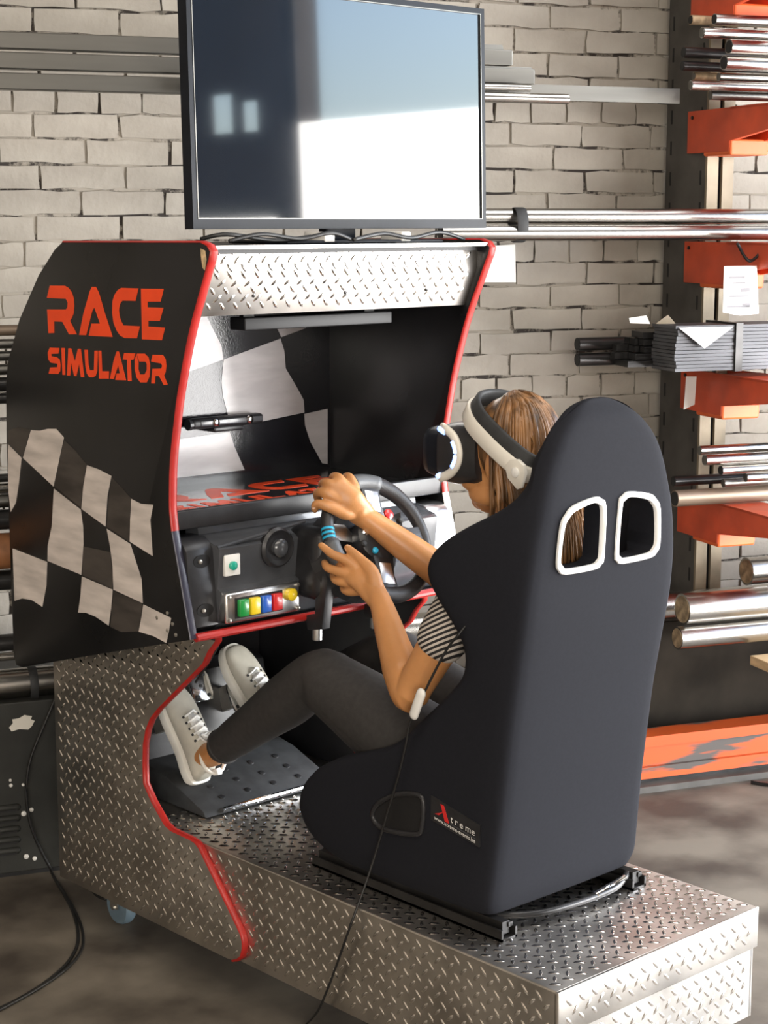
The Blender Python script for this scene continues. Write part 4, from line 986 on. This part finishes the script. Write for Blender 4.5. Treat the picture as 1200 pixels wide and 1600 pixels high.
for s in (-1, 1):
    hub = Vector((PX+s*.0935, .318, 1.262)); fnh = lambda a, b, h, hub=hub, s=s: hub + Vector((s*h, 0, 0)) + Vector((0, -a, b))
    hb = link('hinge', prism([(-.030, .010), (-.016, .024), (.004, .026), (.020, .016), (.024, .0), (.014, -.030), (.004, -.034), (-.022, -.014)], lambda u, v_, d, hub=hub, s=s: hub + Vector((s*d, -u, v_)), -.004, .006, .002), 'cream_plastic', VR)
    link('hinge_button', lathe([(.010, .005), (.010, .0085), (.008, .0095)], fnh, 18), 'white_plastic', hb)
link('brow_arm', box((PX-.03, .500, 1.335), (PX+.03, .525, 1.368), .006), 'cream_plastic', VR)
# headset lead with inline control
ld = [Vector((PX-.16, .33, 1.02)), onx(722, 985, .058), onx(700, 1012, .052), onx(680, 1048, .050), onx(664, 1080, .050), onx(652, 1104, .046), onx(640, 1132, .046)]
ld += [onx(px, py, x) for px, py, x in ((634, 1165, .046), (622, 1215, .046), (606, 1268, .046), (588, 1330, .042), (570, 1385, .020))]
ld += [onx(px, py, -.018) for px, py in ((548, 1445), (527, 1505), (510, 1550), (495, 1582))] + [onz(474, 1606, .006), onz(450, 1640, .006), onz(380, 1680, .006)]
LEAD = thing('headset_cable', 'thin black headset cable with white inline remote hanging down the seat flank to the floor', 'cable', ld[-2])
link('lead', tube(bez(ld, 6), .0028, 6), 'cable', LEAD, smooth=True)
p0, p1 = onx(658, 1084, .040), onx(647, 1116, .040)
link('inline_remote', tube([p0, p0.lerp(p1, .5), p1], .0115, 12, dome=True, flat=.6, up=Vector((1, 0, 0))), 'white_plastic', LEAD, smooth=True)

# ------------------------------------------------------------------ cantilever rack along the wall
def wthing(name, label, cat, s, t, z, group=None): return thing(name, label, cat, stz(s, t, z), WA, group)
def wsingle(name, me, m, label, cat, s, t, z, group=None, smooth=False): return single(name, me, m, label, cat, stz(s, t, z), WA, group, smooth)
CS0, CS1, CT0, CT1 = 2.95, 3.045, 4.94, 5.20
RK = wthing('cantilever_rack', 'dark steel cantilever rack column with orange arms beside the painted brick wall', 'rack', 3.0, 5.07, 0)
link('column_web', wbox([((CS0, CT0+.012, 0), (CS0+.006, CT1, 3.1)), ((CS1-.006, CT0+.012, 0), (CS1, CT1, 3.1)), ((CS0, CT1-.006, 0), (CS1, CT1, 3.1))]), 'rack_steel', RK)
link('column_flange', wbox([((CS0, CT0, 0), (CS0+.040, CT0+.012, 3.1))]), 'rack_cream', RK)
link('column_flange', wbox([((CS1-.040, CT0, 0), (CS1, CT0+.012, 3.1))]), 'rack_cream', RK)
link('column_core', wbox([((CS0+.02, CT0+.02, 0), (CS1-.02, CT0+.03, 3.1))]), 'dark_recess', RK)
slot = wbox([((CS0-.0012, CT0+.035, -.022), (CS0+.001, CT0+.045, .022))]); 
k = 0
for i in range(30):
    z = .12 + i*.098
    for t0 in (CT0+.035, CT1-.035):
        link('slot', wbox([((CS0-.0012, t0, z-.022), (CS0+.001, t0+.009, z+.022))]), 'dark_recess', RK)
def arm_profile(zb): return [(5.03, zb), (5.03, zb+.130), (4.45, zb+.130), (4.18, zb+.130), (4.18, zb+.095), (4.45, zb+.07), (4.78, zb+.03), (4.78, zb)]
for i, zb in enumerate((2.36, 1.96, 1.555, 1.15, .745)):
    a = link('arm', prism(arm_profile(zb), lambda u, v_, d: stz(d, u, v_), CS0-.022, CS0-.004, .001), 'rack_orange', RK)
    link('arm_plate', prism(arm_profile(zb), lambda u, v_, d: stz(d, u, v_), CS1+.004, CS1+.022, .001), 'rack_orange', RK)
    link('arm_block', wbox([((CS0-.020, 4.775, zb-.012), (CS1+.020, 4.935, zb+.036))], .006), 'rack_orange_lit', a)
    link('arm_top', wbox([((CS0-.022, 4.18, zb+.123), (CS1+.022, 4.78, zb+.131))]), 'rack_orange', a)
    link('bolt', lathe([(.006, 0), (.006, .004), (.003, .006)], lambda p, q, h, zb=zb: stz(CS0-.022-h, 5.0+p, zb+.11+q), 8), 'black_steel', a)
bsb = wthing('rack_base', 'scuffed orange steel floor beam at the foot of the cantilever rack', 'beam', 3.2, 4.7, 0)
link('web', wbox([((2.30, 4.70, .035), (4.6, 4.706, .165))]), 'worn_orange', bsb)
link('flange', wbox([((2.30, 4.69, .135), (4.6, 4.78, .168))]), 'worn_orange', bsb)
link('flange', wbox([((2.30, 4.685, .035), (4.6, 4.78, .072))]), 'worn_orange', bsb)
link('foot', wbox([((2.30, 4.70, 0), (4.6, 4.80, .035))]), 'black_steel', bsb)
wsingle('floor_strip', wbox([((2.2, 4.655, 0), (4.6, 4.70, .02))]), 'rack_steel', 'dull steel strip on the concrete in front of the orange floor beam', 'strip', 3.0, 4.66, 0)
wsingle('steel_sheet', wbox([((2.35, 4.915, 0), (4.4, 4.925, .47))]), 'brown_sheet', 'dark brown steel sheet standing behind the orange floor beam', 'sheet', 3.0, 4.92, 0)
wsingle('steel_bracket', prism([(0,0),(.14,-.09),(.155,-.07),(.17,-.10),(.12,-.115),(.02,-.03)], lambda u, v_, d: stz(2.98+u, 4.62+v_, d), 0, .012), 'black_steel', 'small flat black steel offcut lying on the concrete by the floor beam', 'offcut', 3.05, 4.57, 0)

def bar(label, cat, x0, x1, yc, t, rpx, m, shape='round', name='steel_bar', hollow=False, group=None, endm=None, s1=None, s0=None, xr=None):
    """a bar along the wall from its visible end at pixel x0 to x1; radius given in pixels at that distance"""
    sa, z = wst(x0, yc, t); sb, zb_ = wst(x1, yc, t)
    if xr is not None: z = wst(xr, yc, t)[1]
    if s0 is not None: sa = s0
    if s1 is not None: sb = s1
    d = (stz(sa, t, z) - C0).dot(FW); r = rpx * d / F
    root = wthing(name, label, cat, sa, t, z, group)
    n = {'round': 20, 'hex': 6, 'square': 4}[shape]
    rr = r * (1.12 if shape == 'hex' else 1.36 if shape == 'square' else 1)
    P = [stz(sa, t, z), stz(sb, t, z)]
    off = PI/4 if shape == 'square' else 0
    v, f = [], []
    prof = [(0.0, rr)] if not hollow else [(0.03, rr*.78), (0.0, rr*.78), (0.0, rr)]
    prof += [((sb-sa), rr), ((sb-sa), rr*.8 if hollow else rr)]
    for s_, q in prof:
        for k in range(n): a = off + 2*PI*k/n; v.append(stz(sa+s_, t+math.cos(a)*q, z+math.sin(a)*q))
    mN = len(prof)
    for i in range(mN-1):
        for k in range(n): f.append((i*n+k, i*n+(k+1) % n, (i+1)*n+(k+1) % n, (i+1)*n+k))
    f.append(list(range(n))[::-1]); f.append([(mN-1)*n+k for k in range(n)])
    link('shaft', sharp(pyd(v, f), 40), m, root)
    v, f = [], []
    sg = -1
    for s_, q in ((.0005, rr*.86), (-.0015, rr*.84)):
        for k in range(n): a = off + 2*PI*k/n; v.append(stz(sa+s_, t+math.cos(a)*q, z+math.sin(a)*q))
    for k in range(n): f.append((k, (k+1) % n, n+(k+1) % n, n+k))
    f.append(list(range(n))[::-1]); f.append([n+k for k in range(n)])
    link('cut_end', pyd(v, f), endm or ('dark_recess' if hollow else 'dull_steel'), root)
    return root
G1 = 'bright bars on the upper rack arm'
X1 = 1420
for x0, yc, t, r, m, hol, lab in ((1116, 30, 4.72, 8.5, 'bright_steel', 1, 'bright round bar highest in the pile on the upper rack arm'),
        (1079, 31, 4.86, 7.5, 'end_rust', 1, 'short-ended tube with brassy tip behind the highest bright bar'),
        (1097, 51, 4.70, 8.5, 'bright_steel', 0, 'bright round bar second from top on the upper rack arm'),
        (1139, 73, 4.68, 11.5, 'bright_steel', 1, 'thick bright tube set back to the right on the upper rack arm'),
        (1068, 82, 4.84, 8.5, 'black_steel', 1, 'black tube sticking out beside the thick bright tubes of the upper arm'),
        (1131, 98, 4.69, 11.5, 'bright_steel', 1, 'thick bright tube lying below another thick bright tube on the upper arm'),
        (1066, 103, 4.83, 7.5, 'black_steel', 1, 'black tube below another black tube on the upper rack arm'),
        (1084, 119, 4.86, 6.5, 'end_rust', 0, 'thin brassy bar near the bottom of the upper pile'),
        (1123, 120, 4.72, 6.5, 'bright_steel', 0, 'thin bright bar near the bottom of the upper pile'),
        (1079, 133, 4.70, 7.5, 'bright_steel', 0, 'bright bar with its end farthest out at the bottom of the upper pile'),
        (1110, 149, 4.72, 7.0, 'dull_steel', 0, 'dull bar lowest in the upper pile, directly on the orange arm')):
    bar(lab, 'bar', x0, X1, yc, t, r, m, hollow=bool(hol), group=G1)
GL = 'long tubes at eye level'
bar('long pale tube strapped on top of its twin at eye level along the wall', 'tube', 640, 1480, 337.5, 4.72, 12.5, 'bright_steel', hollow=True, group=GL, name='steel_tube')
bar('long pale tube strapped below its twin at eye level along the wall', 'tube', 688, 1480, 364.0, 4.70, 13.0, 'bright_steel', hollow=True, group=GL, name='steel_tube')
s_, z_ = wst(812, 351, 4.70); r = .0225
st_pts = [stz(s_, 4.71+math.cos(a)*.034, z_-.001+math.sin(a)*.050*(1 if abs(math.sin(a))<.95 else .97)) for a in [2*PI*k/24 for k in range(24)]]
wsingle('strap', band(st_pts, .004, .034, stz(s_, 4.71, z_)), 'black_rubber', 'black strap binding the two long tubes at eye level', 'strap', s_, 4.70, z_-.05, smooth=True)
# square stock on the far side, behind the television
GQ = 'grey square bars behind the television'
for i, (yc, xe, r, shp) in enumerate(((66, 783, 11, 'hex'), (93, 817, 13, 'hex'), (126, 779, 12, 'hex'))):
    sa, z = wst(xe, yc+14 if False else yc, 4.78)
    yl = (63, 92, 123)[i]
    s_l, zl_ = wst(0, yl, 4.74)
    d = (stz(sa, 4.76, z) - C0).dot(FW); rr = .0215
    root = wthing('square_bar', ('topmost', 'middle', 'lowest')[i] + ' of three long grey square bars running behind the television', 'bar', sa, 4.74, z, GQ)
    zz = (2.205, 2.155, 2.103)[i]
    link('shaft', wbox([((-.6, 4.72-rr, zz-rr), (sa, 4.72+rr, zz+rr))], .003), 'dull_steel', root)
    link('cut_end', wbox([((sa-.001, 4.72-rr*.86, zz-rr*.86), (sa+.0015, 4.72+rr*.86, zz+rr*.86))]), 'rack_steel', root)
bar('slim pale tube under the square bars, sticking out right of the television', 'tube', 700, 828, 134, 4.66, 6, 'bright_steel', hollow=True, name='steel_tube', group='slim tubes right of the television', s0=1.2)
bar('longer slim pale tube below the other, sticking out right of the television', 'tube', 700, 887, 150, 4.66, 8.5, 'bright_steel', hollow=True, name='steel_tube', group='slim tubes right of the television', s0=1.2)
bar('short hexagonal bar with stepped end right of the television', 'bar', 700, 829, 108, 4.80, 7, 'dull_steel', 'hex', s0=1.3)
bar('wide hexagonal bar end showing beside the television top edge', 'bar', 700, 783, 76, 4.80, 9, 'dull_steel', 'hex', s0=1.3)
s0_, zt = wst(780, 130, 4.80); s1_, zb2 = wst(1062, 162, 4.80)
wsingle('flat_bar', wbox([((s0_-.5, 4.80, zb2), (s1_, 4.808, zt))]), 'dull_steel', 'wide flat steel bar spanning from the television to the rack column', 'bar', s0_, 4.80, zb2)
# bundle of flat bars with paper
sA, zA = wst(1052, 508, 4.66); sB, zB = wst(1056, 580, 4.66)
BU = wthing('flat_bar_bundle', 'strapped bundle of thin grey flat bars stacked on an orange arm', 'bundle', sA, 4.70, zB)
nl = 13
for i in range(nl):
    h = (zA-zB)/nl; z0_ = zB+i*h
    link('flat_bar', wbox([((sA+random.uniform(-.005, .005), 4.64+random.uniform(-.002, .002), z0_), (4.3, 4.78, z0_+h*.86))]), 'grey_flat', BU)
sS, _ = wst(1153, 540, 4.64)
link('binding_strap', wbox([((sS-.012, 4.632, zB-.004), (sS+.012, 4.81, zA+.004))]), 'black_steel', BU)
sC, zC = wst(968, 520, 4.80); sD, zD = wst(1052, 578, 4.80)
b2 = wthing('bar_bundle', 'bundle of black steel bars with dark ends beside the twin black tubes', 'bundle', sC, 4.80, zD)
rb = random.Random(5)
for i in range(5):
    for j in range(4):
        s0_ = sC + rb.uniform(.0, .05) + .02*i; z0_ = zD + .012 + i*(zC-zD-.01)/5; t0_ = 4.80 + j*.034
        link('black_bar', wbox([((s0_, t0_, z0_), (4.2, t0_+.029, z0_+.019))]), 'black_steel', b2)
bar('black round tube above its twin, sticking out of the black bar bundle', 'tube', 902, 1300, 538, 4.952, 10.5, 'black_steel', hollow=True, name='steel_tube', group='twin black tubes', s1=2.93)
bar('black round tube below its twin, sticking out of the black bar bundle', 'tube', 902, 1300, 562, 4.952, 10.5, 'black_steel', hollow=True, name='steel_tube', group='twin black tubes', s1=2.93)
def sheet(pts, t, name, label, m='paper', bend=.01):
    q = [wst(px, py, t) for px, py in pts]
    return q
q = [wst(px, py, 4.63) for px, py in ((1060, 512), (1146, 510), (1098, 544))]
wsingle('paper_sheet', prism([(a, b) for a, b in q], lambda u, v_, d: stz(u, d + (v_-q[0][1])*.15, v_), 4.628, 4.630), 'paper', 'white paper corner hanging over the grey flat bar bundle', 'paper', q[0][0], 4.63, q[2][1])
q1 = [wst(px, py, 4.75) for px, py in ((983, 497), (1010, 493), (1016, 506), (985, 505))]
wsingle('paper_scrap', prism(q1, lambda u, v_, d: stz(u, d, v_), 4.75, 4.752), 'paper', 'crumpled paper scrap on top of the black bar bundle', 'paper', q1[0][0], 4.75, q1[2][1])
q2 = [wst(px, py, 4.75) for px, py in ((1024, 506), (1044, 492), (1056, 506))]
wsingle('paper_scrap', prism(q2, lambda u, v_, d: stz(u, d, v_), 4.75, 4.752), 'rack_cream', 'folded grey paper tip standing between the bundles', 'paper', q2[0][0], 4.75, q2[2][1])
qn = [wst(px, py, 4.60) for px, py in ((1131, 416), (1182, 415), (1185, 490), (1156, 493), (1129, 488))]
nn = wthing('paper_note', 'white printed note taped below the second orange arm', 'note', qn[2][0], 4.60, qn[4][1])
link('sheet', prism(qn, lambda u, v_, d: stz(u, d, v_), 4.598, 4.600), 'paper', nn)
for px, py, w_, h_ in ((1140, 432, 24, 3), (1158, 450, 14, 6), (1160, 474, 12, 6), (1140, 462, 30, 2), (1136, 478, 36, 2), (1145, 441, 20, 2)):
    a = wst(px, py, 4.597); b = wst(px+w_, py+h_, 4.597)
    link('print', wbox([((a[0], 4.5972, b[1]), (b[0], 4.5982, a[1]))]), 'paper_print', nn)
qt = [wst(px, py, 4.90) for px, py in ((1072, 588), (1088, 588), (1085, 632), (1068, 640))]
wsingle('paper_tag', prism(qt, lambda u, v_, d: stz(u, d, v_), 4.898, 4.900), 'paper', 'beige paper tag hanging at the third orange arm', 'tag', qt[0][0], 4.9, qt[3][1])
qw = [wst(px, py, 5.235) for px, py in ((752, 385), (803, 382), (804, 441), (752, 441))]
wsingle('wall_notice', prism(qw, lambda u, v_, d: stz(u, d, v_), 5.225, 5.240), 'paper', 'blank white sheet on the brick wall beside the cabinet', 'notice', qw[0][0], 5.235, qw[2][1])
vs = [wst(px, py, 4.60) for px, py in ((1152, 380), (1172, 408), (1200, 380))]
wsingle('wire_loop', tube(bez([stz(a, 4.60, b) for a, b in vs], 6), .005, 6), 'cable', 'black rubber loop hanging on the second orange arm', 'strap', vs[1][0], 4.6, vs[1][1], smooth=True)
G2 = 'bars on the lower rack arms'
for x0, yc, t, r, m, hol, lab in ((1093, 704, 4.74, 7.5, 'bright_steel', 0, 'bright bar on top of the third pile'),
        (1101, 719, 4.70, 8.5, 'bright_steel', 0, 'bright bar second from top in the third pile'),
        (1126, 735, 4.70, 8.0, 'bright_steel', 1, 'bright tube in the middle of the third pile'),
        (1165, 746, 4.66, 7.0, 'bright_steel', 0, 'short-reaching bright bar low in the third pile'),
        (1052, 752, 4.84, 8.0, 'black_steel', 1, 'black tube reaching far out under the third pile'),
        (1130, 755, 4.70, 6.5, 'dull_steel', 0, 'dull bar at the bottom of the third pile'),
        (1054, 779, 4.74, 13.0, 'brown_tube', 1, 'thick brown tube lying on the lowest visible orange arm')):
    bar(lab, 'bar', x0, X1, yc, t, r, m, hollow=bool(hol), group=G2)
bar('thick shiny round bar with dull end above the other big bars', 'bar', 1166, 1500, 893, 4.78, 22, 'bright_steel', endm='end_rust', name='round_bar')
bar('thickest shiny round bar, lying on top of a thinner one near the floor', 'bar', 1066, 1500, 952, 4.62, 25, 'bright_steel', endm='end_rust', name='round_bar')
bar('shiny round bar under the thickest one near the floor', 'bar', 1058, 1500, 997, 4.60, 18, 'bright_steel', endm='end_rust', name='round_bar')
bar('long shiny round bar passing behind the racing seat near the floor', 'bar', 560, 1500, 946, 4.86, 24, 'bright_steel', endm='end_rust', name='round_bar', xr=1060)
qa = wst(1172, 1024, 4.62)
wsingle('timber_board', wbox([((qa[0], 4.40, qa[1]-.03), (qa[0]+.9, 4.62, qa[1]))], .002), 'timber', 'pale timber board end below the shiny bars', 'board', qa[0], 4.5, qa[1]-.03)
# bars showing left of the cabinet
G3 = 'tubes left of the cabinet'
for yc, t, r, m, lab in ((516, 4.72, 9, 'brown_tube', 'brown tube topmost left of the cabinet'), (537, 4.72, 8, 'dull_steel', 'grey tube second from top left of the cabinet'),
        (556, 4.72, 8, 'dull_steel', 'grey tube in the middle of the upper left pile'), (577, 4.72, 9, 'dull_steel', 'grey tube below the middle of the upper left pile'), (600, 4.72, 12, 'black_steel', 'dark tube below the grey tubes left of the cabinet'), (622, 4.72, 9, 'black_steel', 'dark tube lowest of the upper left pile'),
        (746, 4.72, 7, 'black_steel', 'thin dark bar on top of the middle left pile'), (762, 4.72, 8, 'bright_steel', 'thin bright bar of the middle left pile'), (782, 4.72, 11, 'dull_steel', 'grey tube of the middle left pile'), (811, 4.72, 17, 'black_steel', 'thick dark tube above the rusty tube'),
        (860, 4.70, 30, 'rust_tube', 'thick rusty brown tube left of the cabinet'), (905, 4.72, 17, 'black_steel', 'thick dark tube under the rusty tube'),
        (1003, 4.74, 14, 'black_steel', 'dark tube above the pale bar left of the cabinet'), (1025, 4.70, 7, 'bright_steel', 'pale thin bar just above the strapped big tube'), (1068, 4.69, 25, 'bright_steel', 'big pale tube with black strap on the louvred base')):
    bar(lab, 'tube', -420, 330, yc, t, r, m, hollow=True, name='steel_tube', group=G3, xr=20)
s_, z_ = wst(50, 1068, 4.69)
wsingle('strap', band([stz(s_, 4.69+math.cos(a)*.0455, z_+math.sin(a)*.0455) for a in [2*PI*k/20 for k in range(20)]], .004, .022, stz(s_, 4.69, z_)), 'black_rubber', 'black strap around the big pale tube on the louvred base', 'strap', s_, 4.69, z_-.046, smooth=True)
BS = wthing('base_unit', 'black louvred steel base unit standing on the concrete behind the cabinet', 'cabinet', .3, 4.8, 0)
link('body', wbox([((-.5, 4.63, .012), (1.35, 5.15, .485))], .004), 'base_unit', BS)
link('plinth', wbox([((-.5, 4.64, 0), (1.35, 5.15, .012))]), 'dark_recess', BS)
for i in range(5):
    a = wst(-60, 1271+i*17, 4.63); b = wst(27, 1274+i*17, 4.63)
    lo = link('louvre', tube([stz(a[0], 4.632, a[1]), stz(b[0], 4.632, a[1])], .011, 10, dome=True, flat=1.0), 'base_unit', BS, smooth=True)
    link('slit', wbox([((a[0], 4.620, a[1]-.008), (b[0], 4.6235, a[1]-.003))]), 'dark_recess', lo)
for px, py, rr in ((37, 1271, .007), (49, 1265, .006), (41, 1338, .007), (54, 1341, .006), (17, 1227, .005), (16, 1219, .004), (36, 1226, .004)):
    a = wst(px, py, 4.63); link('rivet', lathe([(rr, 0), (rr, .003), (rr*.5, .005)], lambda p, q, h, a=a: stz(a[0]+p, 4.63-h, a[1]+q), 10), 'white_plastic', BS)
a0 = [wst(px, py, 4.63) for px, py in ((14, 1137), (20, 1130), (19, 1124), (30, 1122), (38, 1117), (50, 1119), (48, 1124), (54, 1126), (50, 1134), (44, 1140), (30, 1139), (18, 1143))]
link('paint_chip', prism(a0, lambda u, v_, d: stz(u, d, v_), 4.6285, 4.6305), 'cream_plastic', BS)

# ------------------------------------------------------------------ loose cables
pts = [Vector(stz(wst(90, 1060, 4.55)[0], 4.55, wst(90, 1060, 4.55)[1]))]
for px, py in ((88, 1085), (70, 1130), (48, 1185), (41, 1235), (47, 1285), (62, 1325), (78, 1355)):
    s_, z_ = wst(px, py, 4.58); pts.append(stz(s_, 4.58, z_))
for px, py in ((84, 1370), (112, 1420), (122, 1460), (115, 1490), (90, 1520), (40, 1555), (-30, 1590)): pts.append(onz(px, py, .006))
single('power_cable', tube(bez(pts, 6), .0042, 8), 'cable', 'black power cable hanging down beside the diamond plate and curling over the floor', 'cable', pts[8], smooth=True)
pts = [onz(px, py, .006) for px, py in ((90, 1378), (118, 1425), (130, 1462), (124, 1490), (98, 1518), (50, 1550), (-20, 1588))]
single('power_cable', tube(bez(pts, 6), .0036, 8), 'cable', 'second black cable lying on the floor alongside the hanging cable', 'cable', pts[3], smooth=True)
pts = [onz(px, py, .007) for px, py in ((150, 1395), (142, 1388), (150, 1400), (165, 1408), (175, 1398), (160, 1390))]
pts = [p + Vector((0, 0, .002*i)) for i, p in enumerate(pts)]
single('cable_loop', tube(bez(pts, 6), .004, 6), 'cable', 'small loop of black cable on the floor beside the caster', 'cable', pts[0], smooth=True)
